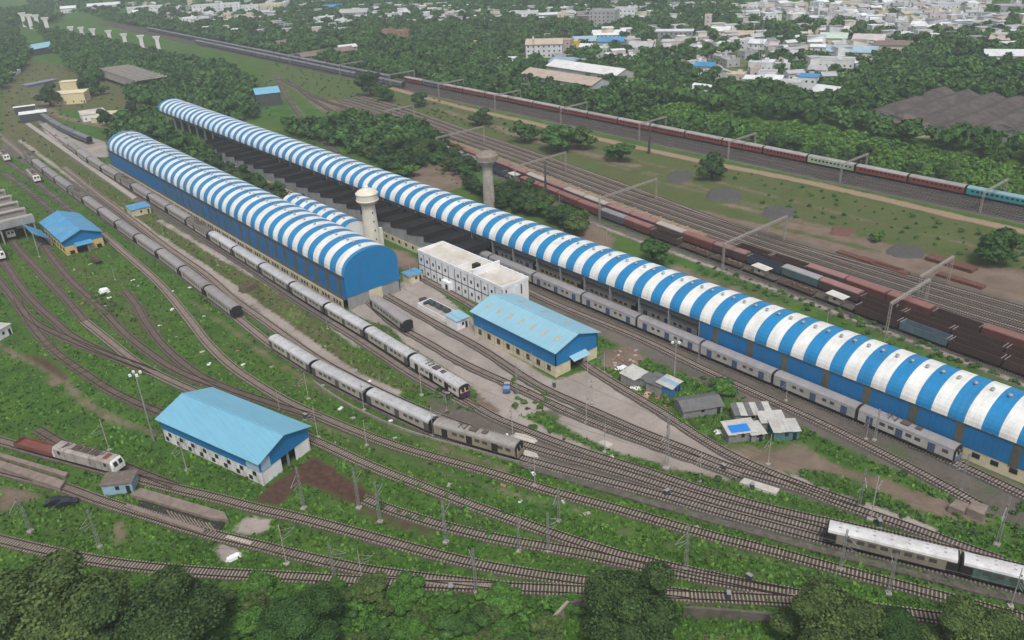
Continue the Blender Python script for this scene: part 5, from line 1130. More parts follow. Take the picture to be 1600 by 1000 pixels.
# dense far city
for i, (poly, n, hi, lb, gp) in enumerate((([(1165, 34), (1180, 12), (1540, 10), (1500, 52), (1400, 58), (1330, 40)], 130, 9, 'pale house packed in the dense far quarter at the top right', 'houses of the dense far quarter'), ([(200, 30), (205, 10), (450, 8), (440, 30), (300, 44)], 45, 8, 'pale house of the far quarter at the top left', 'houses of the far left quarter'),
        ([(1010, 70), (1240, 60), (1420, 75), (1400, 90), (1280, 135), (1190, 128), (1080, 112)], 46, 5, 'small pale house scattered between the larger town buildings', 'small houses between the town buildings'), ([(820, 90), (930, 66), (1010, 66), (1010, 95), (900, 104)], 16, 5, 'small pale house behind the warehouses', 'small houses behind the warehouses'))):
    pts = scatter(WP(poly), 13 if n > 100 else 16, 6000)[:n*2]; R.shuffle(pts); k = 0
    for p in pts:
        if k >= n: break
        if any((p[0]-a)**2+(p[1]-b)**2 < (r+5)**2 for a, b, r in FOOT): continue
        c = R.choice([WHT, WHT, WHT, CRM, PNK, GRY, GRY, WHT]); w_ = R.uniform(6, 11.5)
        house(Vector(p), w_, R.uniform(3.2, hi), R.uniform(7, 12), AZ*-1+R.choice([0, .3, -.3, 1.5])+R.uniform(-.2, .2), c, R.choice([WHT, GRY, WHT, GRY, SLT, TAN, GRY]), R.choice(['flat', 'flat', 'gable']), lb, gp); k += 1
for u, v, wp, hp, c in ((1510, 18, 24, 10, WHT), (1240, 20, 34, 10, PNK), (1330, 16, 26, 9, CRM), (1390, 18, 22, 9, WHT), (1480, 22, 26, 11, WHT), (1180, 20, 20, 7, GRY), (1580, 20, 26, 7, GRY), (1440, 14, 30, 9, WHT)):
    p = W(u, v); D = dist(p); house(p, wp*D/1282, hp*D/1282*1.1, 14, -math.atan2(p.x, p.y), c, GRY, 'flat', 'larger pale block rising from the dense far quarter', 'larger blocks of the dense far quarter')
# the rest of the far town, past the three hundred nearest houses: one spread of small roofs
dt = MB(); k = 0
for poly, n in (([(560, 42), (560, 14), (1000, 12), (1200, 14), (1200, 36), (900, 40)], 150), ([(1400, 75), (1420, 40), (1640, 30), (1640, 100), (1500, 70)], 45), ([(1150, 34), (1160, 8), (1600, 8), (1560, 50), (1300, 60)], 70), ([(230, 60), (300, 30), (560, 20), (560, 55), (420, 62)], 60), ([(820, 62), (1060, 44), (1420, 60), (1300, 110), (1000, 100)], 35)):
    for x, y in scatter(WP(poly), 15, 5000)[:n]:
        if x < 345: continue
        w_, d_, h_ = R.uniform(6, 14), R.uniform(5, 10), R.uniform(4, 8.5); c = R.choice([0, 0, 1, 2, 3]); dt.box(x-w_/2, y-d_/2, 0, x+w_/2, y+d_/2, h_, c, rot=R.uniform(-.9, -.4), org=(x, y)); FOOT.append((x, y, 4))
        dt.box(x-w_/2-.3, y-d_/2-.3, h_, x+w_/2+.3, y+d_/2+.3, h_+.3, R.choice([0, 3, 3, 4]), rot=-.65, org=(x, y))
tag(dt.build('distant_town', [hm(WHT), hm(CRM), hm(PNK), hm(GRY), hm(SLT)]), 'countless tiny pale houses of the town fading into the haze', 'town', kind='stuff')
# ------------------------------------------------------------------ woods
def clear(x, y, r=4): return all((x-a)**2+(y-b)**2 > (q+r)**2 for a, b, q in FOOT)
town = WP([(815, 66), (1000, 58), (1060, 38), (1200, 42), (1420, 62), (1340, 95), (1290, 130), (1130, 140), (1060, 118), (1010, 92), (900, 106), (815, 105)])
city = WP([(1150, 46), (1160, 5), (1620, 5), (1560, 40), (1500, 58), (1400, 62), (1300, 40)])
cityL = WP([(190, 34), (195, 4), (470, 4), (450, 30), (300, 48)])
scrub = WP([(690, 124), (760, 141), (830, 152), (900, 166), (960, 184), (1010, 172), (1060, 162), (1130, 180), (1200, 192), (1290, 200), (1380, 218), (1500, 243), (1680, 282), (1680, 330), (1200, 226), (960, 180), (700, 132)])
woods = []
big = [(332, -80), (332, 430), (326, 640), (328, 1200), (760, 1200), (760, -80)]
big2 = [(761, -80), (761, 1200), (328, 1201), (328, 1600), (1500, 2300), (2600, 1400), (1500, 0)]
for p in scatter(big, 6.9, 60000)+scatter(big2, 13, 40000):
    if inpoly(p, scrub): continue
    if inpoly(p, town) and R.random() > .72: continue
    if (inpoly(p, city) or inpoly(p, cityL)) and R.random() > .42: continue
    if not clear(p[0], p[1], 3.5): continue
    woods.append(p)
near_polys = [([(60, 48), (110, 60), (180, 78), (258, 92), (330, 106), (398, 130), (392, 165), (398, 190), (345, 188), (290, 165), (262, 158), (225, 160), (165, 150), (128, 122), (100, 95)], 6.5),
    ([(196, 195), (228, 186), (262, 196), (300, 206), (352, 228), (400, 258), (432, 276), (452, 300), (478, 322), (468, 332), (410, 312), (345, 272), (280, 235), (228, 215)], 5.2),
    ([(443, 200), (470, 215), (520, 200), (560, 192), (618, 205), (662, 236), (668, 262), (625, 275), (560, 240), (500, 224), (455, 210)], 6.2),
    ([(-30, 40), (20, 50), (38, 75), (50, 95), (30, 112), (6, 140), (-40, 150)], 7), ([(110, 66), (160, 72), (240, 92), (200, 96), (120, 84)], 7), ([(150, 120), (180, 135), (215, 150), (262, 150), (300, 175), (270, 178), (205, 158), (155, 135)], 6.5),
    ([(735, 296), (770, 296), (840, 312), (872, 344), (915, 362), (905, 372), (835, 342), (768, 322)], 5), ([(0, 20), (60, 15), (100, 30), (60, 45), (0, 36)], 9), ([(600, 195), (660, 210), (740, 265), (735, 285), (690, 262), (640, 235)], 6.5)]
NP = []
for poly, gap in near_polys:
    for p in scatter(WP(poly), gap, 5000):
        if 183 < p[0] < 206 and 615 < p[1] < 708: continue
        if 141.5 < p[0] < 176 and p[1] < 428 or 148 < p[0] < 176 and p[1] < 516: continue
        if 100 < p[0] < 126.5 and p[1] < 430 or 165 < p[0] < 184 and 610 < p[1] < 700: continue
        if abs(p[0]-220.7) < 8 and 480 < p[1] < 530: continue
        NP.append(p)
NP += [(R.uniform(129, 139), y+R.uniform(-1.5, 1.5)) for y in range(304, 424, 5)]+[(R.uniform(124, 132), y) for y in range(430, 500, 7)]
NP.sort(key=dist); woods.sort(key=dist)
allp = NP+[p for p in woods if dist(p) < 430]
solo = set(); cnt = 0
for p in sorted(allp, key=dist)[:265]:
    k = R.choice('aabccdeff'); inn = p in NP
    tree(k, p, R.uniform(3.6, 5.6) if not inn else R.uniform(3.4, 4.8), R.uniform(.75, 1.15), '%s tree in the dense %s' % (KT[k], 'belt of trees around the striped sheds' if inn else 'wood beyond the main line'), 'tree', 'broadleaf_tree', '%s trees of the dense %s' % (KT[k], 'belts around the striped sheds' if inn else 'wood beyond the main line')); solo.add(p)
rest = [p for p in NP+woods if p not in solo]
def mass(name, pts, label, mats_, cat, rr, variants, kind='stuff'):
    VV = []; TT = []; QQ = []; tn = []; off = 0; mi = []
    for x, y in pts:
        V, T_, Q, t = variants[R.randrange(len(variants))]; s = R.uniform(*rr); a = R.uniform(0, 6.28); c, q = math.cos(a)*s, math.sin(a)*s
        v = np.stack([V[:, 0]*c-V[:, 1]*q+x, V[:, 0]*q+V[:, 1]*c+y, V[:, 2]*s*R.uniform(.8, 1.15)], 1); VV.append(v); TT.append(T_+off); QQ.append(Q+off); tn.append(t*R.uniform(.72, 1.3)); off += len(v)
    o = link(name, np_mesh(name, np.concatenate(VV), np.concatenate(TT), np.concatenate(QQ), np.concatenate(tn), mats_)); tag(o, label, cat, kind=kind); return o
lowv = [crown_arrays(5, .5, 8.5, 6, 130, .85, 100+i, core=1) for i in range(6)]
mass('woodland', rest, 'mass of dark green trees spreading through and beyond the town', LM['mid'], 'woodland', (.8, 1.35), lowv)
scv = [crown_arrays(2.2, -.2, 2.4, 4, 60, .42, 130+i, core=1) for i in range(5)]
pts = scatter(scrub, 3.1, 26000); mass('scrub', pts, 'thick bright green scrub covering the strip behind the express train', LM['scrub'], 'scrub', (.5, 1.15), scv)
# low growth in the yard and along the bottom
bot = scatter(WP([(340, 925), (420, 915), (560, 926), (720, 934), (905, 938), (900, 960), (860, 985), (840, 1040), (330, 1040)]), 2.2, 9000)
for i, p in enumerate(sorted(bot, key=lambda q: R.random())[:42]):
    k = R.choice(['M1', 'M1', 'M2', 'M3']); kk = {'M1': 'bright green', 'M2': 'mid green', 'M3': 'olive'}[k]
    if W(0, 0) and p[1] < 60: pass
    tree(k, p, R.uniform(1.8, 3.4), R.uniform(.7, 1.1), '%s bush in the thicket along the bottom edge' % kk, 'bush', 'bush', '%s bushes of the bottom thicket' % kk)
mass('undergrowth', bot, 'tangled low undergrowth along the bottom edge', LM['light'], 'undergrowth', (.45, .95), [crown_arrays(2.0, -.3, 1.9, 5, 420, .16, 150+i) for i in range(3)])
bsh = []
for poly, gap, n in (([(800, 655), (880, 680), (1000, 715), (1100, 745), (1190, 760), (1180, 768), (1080, 750), (960, 715), (860, 682)], 3.4, 60), ([(1240, 735), (1300, 750), (1380, 785), (1430, 800), (1450, 822), (1400, 806), (1300, 772)], 2.6, 60),
                     ([(1500, 800), (1600, 790), (1640, 860), (1560, 860), (1460, 835)], 2.8, 60), ([(1030, 405), (1180, 455), (1340, 505), (1600, 610), (1600, 600), (1340, 495), (1180, 445)], 2.8, 150), ([(1090, 405), (1300, 480), (1600, 600), (1640, 640), (1300, 500), (1090, 425)], 3.5, 100),
                     ([(980, 560), (1100, 590), (1200, 640), (1290, 690), (1280, 700), (1180, 660), (1040, 590)], 3.2, 60), ([(1000, 600), (1140, 640), (1130, 690), (1090, 680), (1040, 640)], 3.5, 50), ([(1290, 690), (1420, 745), (1500, 790), (1380, 745)], 3, 40),
                     ([(1080, 262), (1600, 400), (1600, 375), (1100, 255)], 5, 80), ([(1180, 330), (1300, 350), (1480, 395), (1600, 420), (1600, 400), (1200, 305)], 5, 90), ([(600, 170), (700, 190), (850, 225), (800, 205), (650, 165)], 5, 60), ([(440, 190), (520, 240), (600, 280), (560, 275), (450, 215)], 4, 80),
                     ([(560, 735), (640, 770), (740, 800), (820, 810), (760, 785), (640, 750)], 3, 40), ([(640, 250), (780, 300), (860, 340), (780, 330), (740, 300)], 4, 60), ([(430, 100), (560, 130), (700, 158), (860, 205), (760, 200), (560, 165), (450, 130)], 7, 90), ([(0, 130), (80, 100), (250, 150), (240, 185), (130, 195), (60, 260), (0, 240)], 8, 120), ([(255, 92), (420, 120), (440, 150), (420, 185), (400, 130), (280, 105)], 6, 60), ([(140, 455), (190, 470), (185, 500), (150, 490)], 2.4, 22), ([(680, 610), (745, 620), (750, 640), (700, 645)], 2.2, 20), ([(330, 945), (400, 925), (560, 945), (560, 1000), (330, 1000)], 2, 50),
                     ([(560, 770), (600, 800), (700, 830), (790, 838), (700, 815)], 2.4, 30), ([(840, 940), (900, 945), (880, 960), (840, 990)], 2, 20), ([(800, 590), (850, 612), (870, 640), (800, 640)], 2.4, 24)):
    bsh += scatter(WP(poly), gap, 1500)[:int(n*(.7 if gap < 4.9 else 1.6))]
mass('shrubs', bsh, 'knee high to head high weeds and shrubs scattered between the tracks', LM['mid2'], 'shrubs', (.2, .62), [crown_arrays(2.2, -.2, 2.2, 4, 200, .24, 160+i, core=1) for i in range(4)])
# grass tufts: small blades clumps over the near grass
def grass():
    g = NR; n = 400000; x = g.uniform(-60, 190, n); y = g.uniform(-20, 470, n)   # thinning out away from the near edge of the yard
    k_ = g.random(n) < np.clip((110/np.hypot(x, y+10))**2, 0, 1); x, y = x[k_], y[k_]; n = len(x)
    keep = np.ones(n, bool)
    for layer, k, pts, hw, amt in FEAT:
        if amt < .75 or layer == 5: continue
        dd = mask_poly(x, y, pts, 2) if k == 'p' else mask_line(x, y, pts, hw, 2); keep &= dd > .3
    for key, (P, acc) in TR.items():
        if key in ('FAR', 'FAR2', 'Z', 'L'): continue
        dk = mask_line(x, y, P[::3]+[P[-1]], 1.75, 2); keep &= (dk > 0) | ((g.random(n) < .13) & (key[0] == 'T')) | ((g.random(n) < .05) & (key[0] in 'UVWX'))
    for x0, y0, x1, y1 in ((120, 128, 137, 164), (103, 200, 180, 430), (157, 5, 176, 200), (133, 165, 146, 209), (54, 315, 69, 347), (20, 345, 54, 420), (195, -20, 250, 400), (100, 200, 124, 430)): keep &= ~((x > x0) & (x < x1) & (y > y0) & (y < y1))
    ph = [(p.x, p.y) for p in (Vector((47.3, 140.4)), Vector((60.9, 145.2)), Vector((52.1, 176)), Vector((38.2, 171.9)))]; keep &= mask_poly(x, y, ph, 2) > 0
    x, y = x[keep], y[keep]; m = len(x)*2; x = np.repeat(x, 2)+g.normal(0, .25, m); y = np.repeat(y, 2)+g.normal(0, .25, m)
    a = g.uniform(0, 3.14, m); s = g.uniform(.14, .42, m); h = g.uniform(.2, .66, m); lean = g.normal(0, .22, (m, 2))
    c, q = np.cos(a)*s, np.sin(a)*s; V = np.stack([np.stack([x-c, y-q, np.zeros(m)-.03], 1), np.stack([x+c, y+q, np.zeros(m)-.03], 1), np.stack([x+c*.6+lean[:, 0], y+q*.6+lean[:, 1], h], 1), np.stack([x-c*.7+lean[:, 0], y-q*.7+lean[:, 1], h*.8], 1)], 1).reshape(-1, 3)
    tone = np.repeat(g.uniform(.55, 1.5, m), 4)
    o = link('grass', np_mesh('grass', V, np.zeros((0, 3), int), np.arange(m*4).reshape(-1, 4), tone, M('grass_blades', (.078, .175, .030), .8, .35, .08, attr='tone', spec=.1))); tag(o, 'rough green grass growing between the tracks', 'grass', kind='stuff')
grass()
# ------------------------------------------------------------------ overhead line masts, gantries, lamps
def mast_proto(kind, h=9.0):
    t = thing(kind, (0, 0, -50), 0, 'x', 'mast'); mb = MB(); a, b = .23, .12
    if kind == 'catenary_mast':
        for sx, sy in ((-1, -1), (1, -1), (1, 1), (-1, 1)): mb.bar((sx*a, sy*a, 0), (sx*b, sy*b, h), .034)
        n = 11
        for i in range(n):
            z0, z1 = h*i/n, h*(i+1)/n; w0, w1 = a+(b-a)*i/n, a+(b-a)*(i+1)/n; s = 1 if i % 2 else -1
            for (x0, y0, x1, y1) in ((-1, -1, 1, -1), (-1, 1, 1, 1), (-1, -1, -1, 1), (1, -1, 1, 1)): mb.bar((x0*w0*s, y0*w0*s, z0), (x1*w1*s, y1*w1*s, z1), .02)
    else: mb.bar((0, 0, 0), (0, 0, h), .1, n=6, r2=.08)
    mb.build('post', m_steel if kind == 'catenary_mast' else M('pale_post', (.38, .36, .33), .7, .15), t)
    MB().box(-.45, -.45, 0, .45, .45, .35).build('footing', m_conc, t)
    m = MB(); m.bar((0, 0, h*.86), (2.7, 0, h*.72), .05); m.bar((0, 0, h*.66), (2.7, 0, h*.72), .05); m.bar((0, 0, h*.62), (1.9, 0, h*.60), .04); m.build('cantilever_arm', m_steel, t)
    m = MB()
    for x, z in ((.45, .845), (.45, .665)): m.lathe([(.05, h*z-.2), (.13, h*z-.12), (.06, h*z), (.13, h*z+.08), (.05, h*z+.2)], 8, (x, 0))
    m.build('insulator', M('brown_porcelain', (.14, .05, .03), .3), t)
    return t
MP = {'L': mast_proto('catenary_mast'), 'P': mast_proto('plain_mast', 8.4)}
def put_mast(k, u, v, rz, label, sc=1.0, group=None): return copy_tree(MP[k], W(u, v), rz, label, group, (sc, sc, sc))
ms = [('L', 48, 831, 'left of the two big trees, near the bottom left edge', 1.1), ('L', 156, 855, 'above the first huge tree, with a fallen white bracket', 1), ('P', 171, 704, 'on the grass above the grubby locomotive', 1), ('P', 292, 735, 'beside the long stained wall of the near blue hall', 1),
      ('L', 475, 795, 'just left of the muddy cutting below the near blue hall', 1.15), ('L', 561, 794, 'in the mud right of the near blue hall', 1.1), ('L', 594, 816, 'right of the muddy cutting', 1.1), ('L', 697, 848, 'between the two crossing lower tracks left of centre', 1.1), ('P', 448, 882, 'beside the pale ground patch at lower left', 1.1),
      ('L', 524, 908, 'at the fork of the two lowest tracks', 1), ('P', 567, 912, 'just right of the fork of the two lowest tracks', .9), ('L', 744, 925, 'at the point where the lowest tracks meet', 1.1), ('L', 857, 862, 'left of the pair near the lower centre fork', 1), ('L', 811, 862, 'between the third and fourth lowest tracks', .9), ('L', 873, 815, 'on the grass above the lower centre fork', .9),
      ('L', 1071, 889, 'on the lush grass in the lower right centre', 1.1), ('L', 1313, 890, 'below the khaki coach', 1), ('L', 1388, 928, 'below and right of the khaki coach', 1), ('P', 1579, 948, 'leaning one near the right bottom corner', 1), ('L', 1557, 852, 'in the bushes at the lower right edge', 1.2), ('P', 1360, 812, 'white one above the khaki coach', 1.2), ('L', 1342, 792, 'beside the pale path above the khaki coach', 1),
      ('P', 945, 707, 'on the grass strip left of centre right yard', .9), ('L', 1041, 732, 'large braced one on the grass strip in the centre right', 1.4), ('P', 1093, 752, 'right of the large braced one', .9), ('P', 1200, 726, 'on the brown soil below the tarpaulin shanty', .9), ('P', 698, 642, 'near the purple faced driving coach', .6), ('P', 801, 683, 'by the pale gravel patch before the dusty driving coach', 1), ('L', 808, 620, 'between the yard tracks right of the purple faced coach', 1),
      ('P', 832, 586, 'by the cream base of the mid yard blue hall', .8), ('P', 918, 597, 'outside the door of the mid yard blue hall', .8), ('P', 925, 631, 'in the open pale yard', .9), ('P', 916, 661, 'at the crossing in the pale yard', .9), ('P', 944, 582, 'right of the mid yard blue hall', .7), ('P', 754, 533, 'at the left end of the mid yard blue hall', .6), ('P', 836, 760, 'below the dusty driving coach', .9), ('P', 482, 624, 'on the slope left of the silver train', .9),
      ('P', 569, 641, 'against the second silver coach', .9), ('P', 677, 681, 'against the last silver coach', .9), ('P', 659, 618, 'beside the motor coach with the purple face', 1), ('P', 595, 608, 'between the two trains in the middle', .5), ('P', 512, 514, 'on the verge below the left striped shed gable', .5), ('P', 437, 641, 'behind the ridge end of the near blue hall', .7), ('P', 497, 684, 'at the right corner of the near blue hall', 1), ('P', 573, 696, 'on the grass below the silver train', .8),
      ('L', 1091, 570, 'in front of the suburban train, left one', .8), ('P', 1228, 626, 'in front of the suburban train, middle one', .7), ('P', 1353, 686, 'in front of the suburban train, right pair', .7), ('L', 1366, 688, 'close to the last suburban coach', .9), ('L', 1500, 768, 'past the nose of the suburban train', 1), ('P', 640, 510, 'by the lone grey coach', .5), ('P', 643, 447, 'on the pale yard by the left shed door', .9), ('P', 633, 452, 'closest to the right corner of the left shed gable', .7),
      ('P', 618, 472, 'next to the narrow green strip', .6), ('P', 340, 415, 'standing on the weedy strip beside the left shed', .7), ('P', 255, 365, 'on the verge right of the small blue roofed hut', .7), ('P', 180, 437, 'in the grass between the dusty train and the yellow hall', .6), ('P', 62, 402, 'left of the yellow hall', .8), ('P', 145, 300, 'in the verge between the two long trains', .8), ('P', 80, 243, 'far one between the two long trains', .8),
      ('P', 948, 388, 'by the nearest freight row, left one', .8), ('P', 874, 327, 'by the slate covered wagon', .7), ('P', 1290, 520, 'on the verge right of the striped roof', .8), ('P', 1378, 556, 'second on the verge right of the striped roof', .8)]
for i, (k, u, v, where, sc) in enumerate(ms):
    p = W(u, v); best = min(((min((q-p).length for q in P[::2])), key) for key, (P, acc) in TR.items() if key not in ('Z', 'L', 'FAR', 'FAR2')); P = TR[best[1]][0]; q = min(P, key=lambda a: (a-p).length); d = q-p
    put_mast(k, u, v, math.atan2(d.y, d.x), 'grey steel overhead line mast %s' % where, sc)
for o in list(MP.values()):
    for ch in list(o.children): bpy.data.objects.remove(ch)
    bpy.data.objects.remove(o)
m_wire = M('contact_wire', (.08, .07, .065), .5, .1)
for key in ('U1', 'V', 'W1', 'T7', 'T6', 'T3', 'T1', 'Y1', 'E0', 'E4', 'S1', 'S3'):
    P, acc = TR[key]; o = P[0]; mb = MB(); P_ = P[::12]+[P[-1]]
    for a_, b_ in zip(P_[:-1], P_[1:]): mb.bar((a_.x-o.x, a_.y-o.y, 0), (b_.x-o.x, b_.y-o.y, 0), .035, n=3)
    tag(mb.build('overhead_wire', m_wire, None, (o.x, o.y, 6.1)), 'thin overhead wire strung above one of the electrified tracks', 'wire', 'overhead wires')
# tall lamp masts
def lamp_mast(u, v, h, label, heads=4):
    p = W(u, v); t = thing('lamp_mast', (p.x, p.y, 0), 0, label, 'lamp mast'); MB().bar((0, 0, 0), (0, 0, h), .2, n=8, r2=.11).build('pole', m_steel, t)
    MB().bar((-1.1, 0, h-.2), (1.1, 0, h-.2), .06).bar((0, -1.1, h-.2), (0, 1.1, h-.2), .06).build('crossbar', m_steel, t)
    for i in range(heads): a = i*math.pi/2; MB().box(math.cos(a)*1.1-.25, math.sin(a)*1.1-.25, h-.35, math.cos(a)*1.1+.25, math.sin(a)*1.1+.25, h+.15).build('floodlight', m_white, t)
lamp_mast(241, 690, 18, 'tall white floodlight mast behind the near blue hall'); lamp_mast(1053, 602, 11.5, 'tall lamp pole among the shanties', 2)
# portal gantries
def portal(x0, x1, y, h, label, arms=3):
    t = thing('portal_gantry', (x0, y, 0), 0, label, 'gantry', None); w = x1-x0; mt = M('gantry_galvanised', (.33, .30, .27), .7, .2)
    for x in (0, w):
        m = MB()
        for sx in (-.25, .25):
            for sy in (-.25, .25): m.bar((x+sx, sy, 0), (x+sx, sy, h), .06)
        for i in range(8): m.bar((x-.25, -.25, h*i/8), (x+.25, -.25, h*(i+1)/8), .04); m.bar((x+.25, .25, h*i/8), (x-.25, .25, h*(i+1)/8), .04)
        m.build('leg', mt, t)
    m = MB()
    for sy in (-.3, .3):
        for z in (h-.45, h+.15): m.bar((-.3, sy, z), (w+.3, sy, z), .075)
    n = max(6, int(w/1.2))
    for i in range(n):
        a, b = w*i/n, w*(i+1)/n
        for sy in (-.3, .3): m.bar((a, sy, h-.45), (b, sy, h+.15), .04)
        m.bar((a, -.3, h+.15), (b, .3, h+.15), .04)
    m.box(-.2, -.26, h-.1, w+.2, .26, h-.05); m.build('lattice_beam', mt, t)
    for i in range(arms):
        x = w*(i+.5)/arms; d = MB(); d.bar((x, 0, h-.4), (x, 0, h-2.4), .06); d.bar((x, 0, h-2.3), (x+1.1, 0, h-2.0), .045); d.build('dropper', mt, t)
for i, y in enumerate((-2, 52, 106, 160.5, 215, 268, 324, 380, 436, 492, 560, 640)):
    portal(309.3, 329.5, y, 8.2, '%s steel portal gantry over the main line, counted from the right edge' % ORD[i], 2)
portal(198, 219.5, 84, 9.5, 'heavy tan portal gantry over the freight wagons at the right'); portal(221, 241, 87, 9, 'tan portal gantry over the empty sidings at the right'); portal(204.5, 239, 141, 9, 'long portal gantry over freight rows and sidings, by the brake vans', 5)
portal(211, 243, 201, 9, 'long portal gantry over the sidings behind the lone pole tree', 5); portal(217.5, 247, 256, 9, 'long portal gantry just right of the concrete water tower', 5); portal(225, 254, 322, 9, 'long portal gantry just left of the concrete water tower', 4); portal(243, 262, 395, 8.5, 'far portal gantry at the narrow end of the sidings', 3)
def spire(u, v, h, label):
    p = W(u, v); t = thing('lattice_pole', (p.x, p.y, 0), 0, label, 'mast'); m = MB(); m.bar((0, 0, 0), (0, 0, h), .75, n=4, r2=.12); m.build('shaft', m_steeld, t)
    for i in range(3): MB().bar((-.9, 0, h-1-i*1.2), (.9, 0, h-1-i*1.2), .06).build('crossarm', m_steeld, t)
spire(853, 316, 17, 'dark tapering pole standing before the tan wagon'); spire(1014, 240, 15, 'thin dark pole by the sand strip')
def vmast(u, v, h, label, cat='radio mast'):
    p = W(u, v); t = thing('radio_mast', (p.x, p.y, 0), 0, label, cat); m = MB()
    for i in range(3): a = i*2.1; m.bar((math.cos(a)*1.4, math.sin(a)*1.4, 0), (math.cos(a)*.4, math.sin(a)*.4, h), .12)
    for i in range(12): a = i*2.1; b = a+2.1; r0 = 1.4-1.0*i/12; m.bar((math.cos(a)*r0, math.sin(a)*r0, h*i/12), (math.cos(b)*r0, math.sin(b)*r0, h*(i+1)/12), .09)
    m.build('lattice', m_steel, t); MB().box(-.5, -.5, h-3, .5, .5, h-1).build('antenna', m_white, t)
vmast(1186, 118, 38, 'tall pale lattice radio mast standing in the town'); vmast(834, 98, 20, 'thin pale mast behind the white colonnaded building')
# viaduct piers
mp_ = M('new_white_concrete', (.66, .66, .64), .8, .05, .3); me_p = MB().loft([[(-w_, -d_, z), (w_, -d_, z), (w_, d_, z), (-w_, d_, z)] for w_, d_, z in ((1.5, 1.2, 0), (1.4, 1.1, 10.0), (1.6, 1.2, 10.8), (2.5, 1.4, 12.2), (2.7, 1.5, 12.8))], closed=True, caps=True).mesh('shaft', mp_); me_c = MB().box(-2.8, -1.6, 12.8, 2.8, 1.6, 13.4).mesh('cap', mp_)
pv = [(249, 80), (224, 78), (198, 75), (174, 69), (149, 66), (131, 63), (115, 62), (76, 51), (61, 46), (50, 45), (40, 42)]
for i, (u, v) in enumerate(pv):
    p = W(u, v); a = thing('viaduct_pier', (p.x, p.y, 0), -.35, '%s white flared viaduct pier from the right in the unfinished row' % ORD[i], 'pier', 'white piers of the unfinished viaduct'); s = (1.0 if i < 7 else 1.25); a.scale = (s*1.15, s, s)
    link('shaft', me_p, a); link('cap', me_c, a)
# ------------------------------------------------------------------ small buildings in the yard
def hut(u, v, w, d, h, rot, wall, roof, label, kind='shed', slope=0.0, name='hut', z0=0, cat='hut', windows=1):
    p = W(u, v); t = thing(name, (p.x, p.y, z0), rot, label, cat)
    MB().box(-w/2, 0, 0, w/2, d, h).build('walls', wall, t)
    if kind == 'gable': MB().loft([[(-w/2-.3, -.4, h-.05), (-w/2-.3, d/2, h+d*.22), (-w/2-.3, d+.4, h-.05)], [(w/2+.3, -.4, h-.05), (w/2+.3, d/2, h+d*.22), (w/2+.3, d+.4, h-.05)]]).build('roof', roof, t); [MB().face([(x, 0, h), (x, d, h), (x, d/2, h+d*.21)]).build('gable', wall, t) for x in (-w/2, w/2)]
    elif kind == 'sheets':
        n = max(3, int(w/1.3)); m = MB()
        for i in range(n):
            x = -w/2-.3+i*(w+.6)/n; dz = R.uniform(0, .1); m.face([(x, -.4+R.uniform(-.2, .2), h+.05+dz), (x+(w+.6)/n*1.05, -.4+R.uniform(-.2, .2), h+.05+dz), (x+(w+.6)/n*1.05, d+.4, h+slope+.05+dz), (x, d+.4, h+slope+.05+dz)], i % 2 if isinstance(roof, list) else 0)
        m.build('sheet_roof', roof, t)
    else: MB().prism([(-w/2-.3, -.3), (w/2+.3, -.3), (w/2+.3, d+.3), (-w/2-.3, d+.3)], h, h+.15).build('roof', roof, t)
    if windows:
        for i in range(windows): x = -w/2+(i+.5)*w/windows; MB().box(x-.4, -.05, 1.1, x+.4, 0, 2.0).build('window', m_glass, t)
        MB().box(w/2-1.3, -.06, 0, w/2-.5, 0, 1.9).build('door', m_dark, t)
    return t
m_tin = M('pale_tin', (.48, .48, .46), .6, .15, 1, corr=(0, 1.5), dirt=((.3, .24, .19), .6, .5)); m_tind = M('grey_asbestos', (.14, .14, .145), .9, .2, 1, corr=(0, 1.2), dirt=((.08, .08, .07), .6, .5)); m_tarp = M('blue_tarpaulin', (.02, .20, .60), .4, .1, 1, bump=.05); m_shw = M('patched_grey_wall', (.20, .205, .21), .9, .3, 1.5, dirt=((.35, .3, .24), .7, .8)); m_br = M('brickwork', (.30, .15, .11), .9, .25, 1)
YR = 0
hut(222, 336, 7.5, 6, 2.9, YR, m_cream, m_skyroof2, 'small cream hut with a bright blue roof on the verge between the long trains', 'sheets', .5)
hut(651, 441, 5, 4, 2.6, YR, m_cream, m_skyroof2, 'little blue roofed shelter left of the white office block', 'sheets', .3)
k_ = hut(724, 513, 4.2, 5.0, 3.0, YR, m_white, m_skyroof, 'small white kiosk with a pale blue roof left of the mid yard hall', 'sheets', .2)
p = W(700, 495); t = thing('walled_court', (p.x, p.y, 0), 0, 'low white walled court with tanks behind the small white kiosk', 'walled yard'); MB().box(-2.5, -3, 0, -2.3, 12, 1.3).build('wall', m_white, t); MB().box(-2.3, 11.8, 0, 2.5, 12, 1.3).build('wall', m_white, t); MB().box(2.3, -3, 0, 2.5, 11.8, 1.3).build('wall', m_white, t)
MB().box(-2.3, -3, 0, 2.3, 11.8, .25).build('slab', m_conc, t)
for y in (1, 4.5, 8): MB().bar((1.2, y, 1.1), (1.2, y+2.6, 1.1), .8, n=12).build('tank', m_steeld, t)
hut(8, 528, 6, 6, 3, .6, m_white, m_tin, 'white flat roofed hut at the left edge where the long path ends', 'shed')
hut(186, 772, 6, 4, 2.6, -.6, M('washed_blue_wall', (.28, .42, .52), .9, .2, 1), M('dirty_flat_roof', (.16, .13, .11), .95, .3, 1), 'washed out blue ruin hut with a dirty flat roof below the grubby locomotive', 'shed')
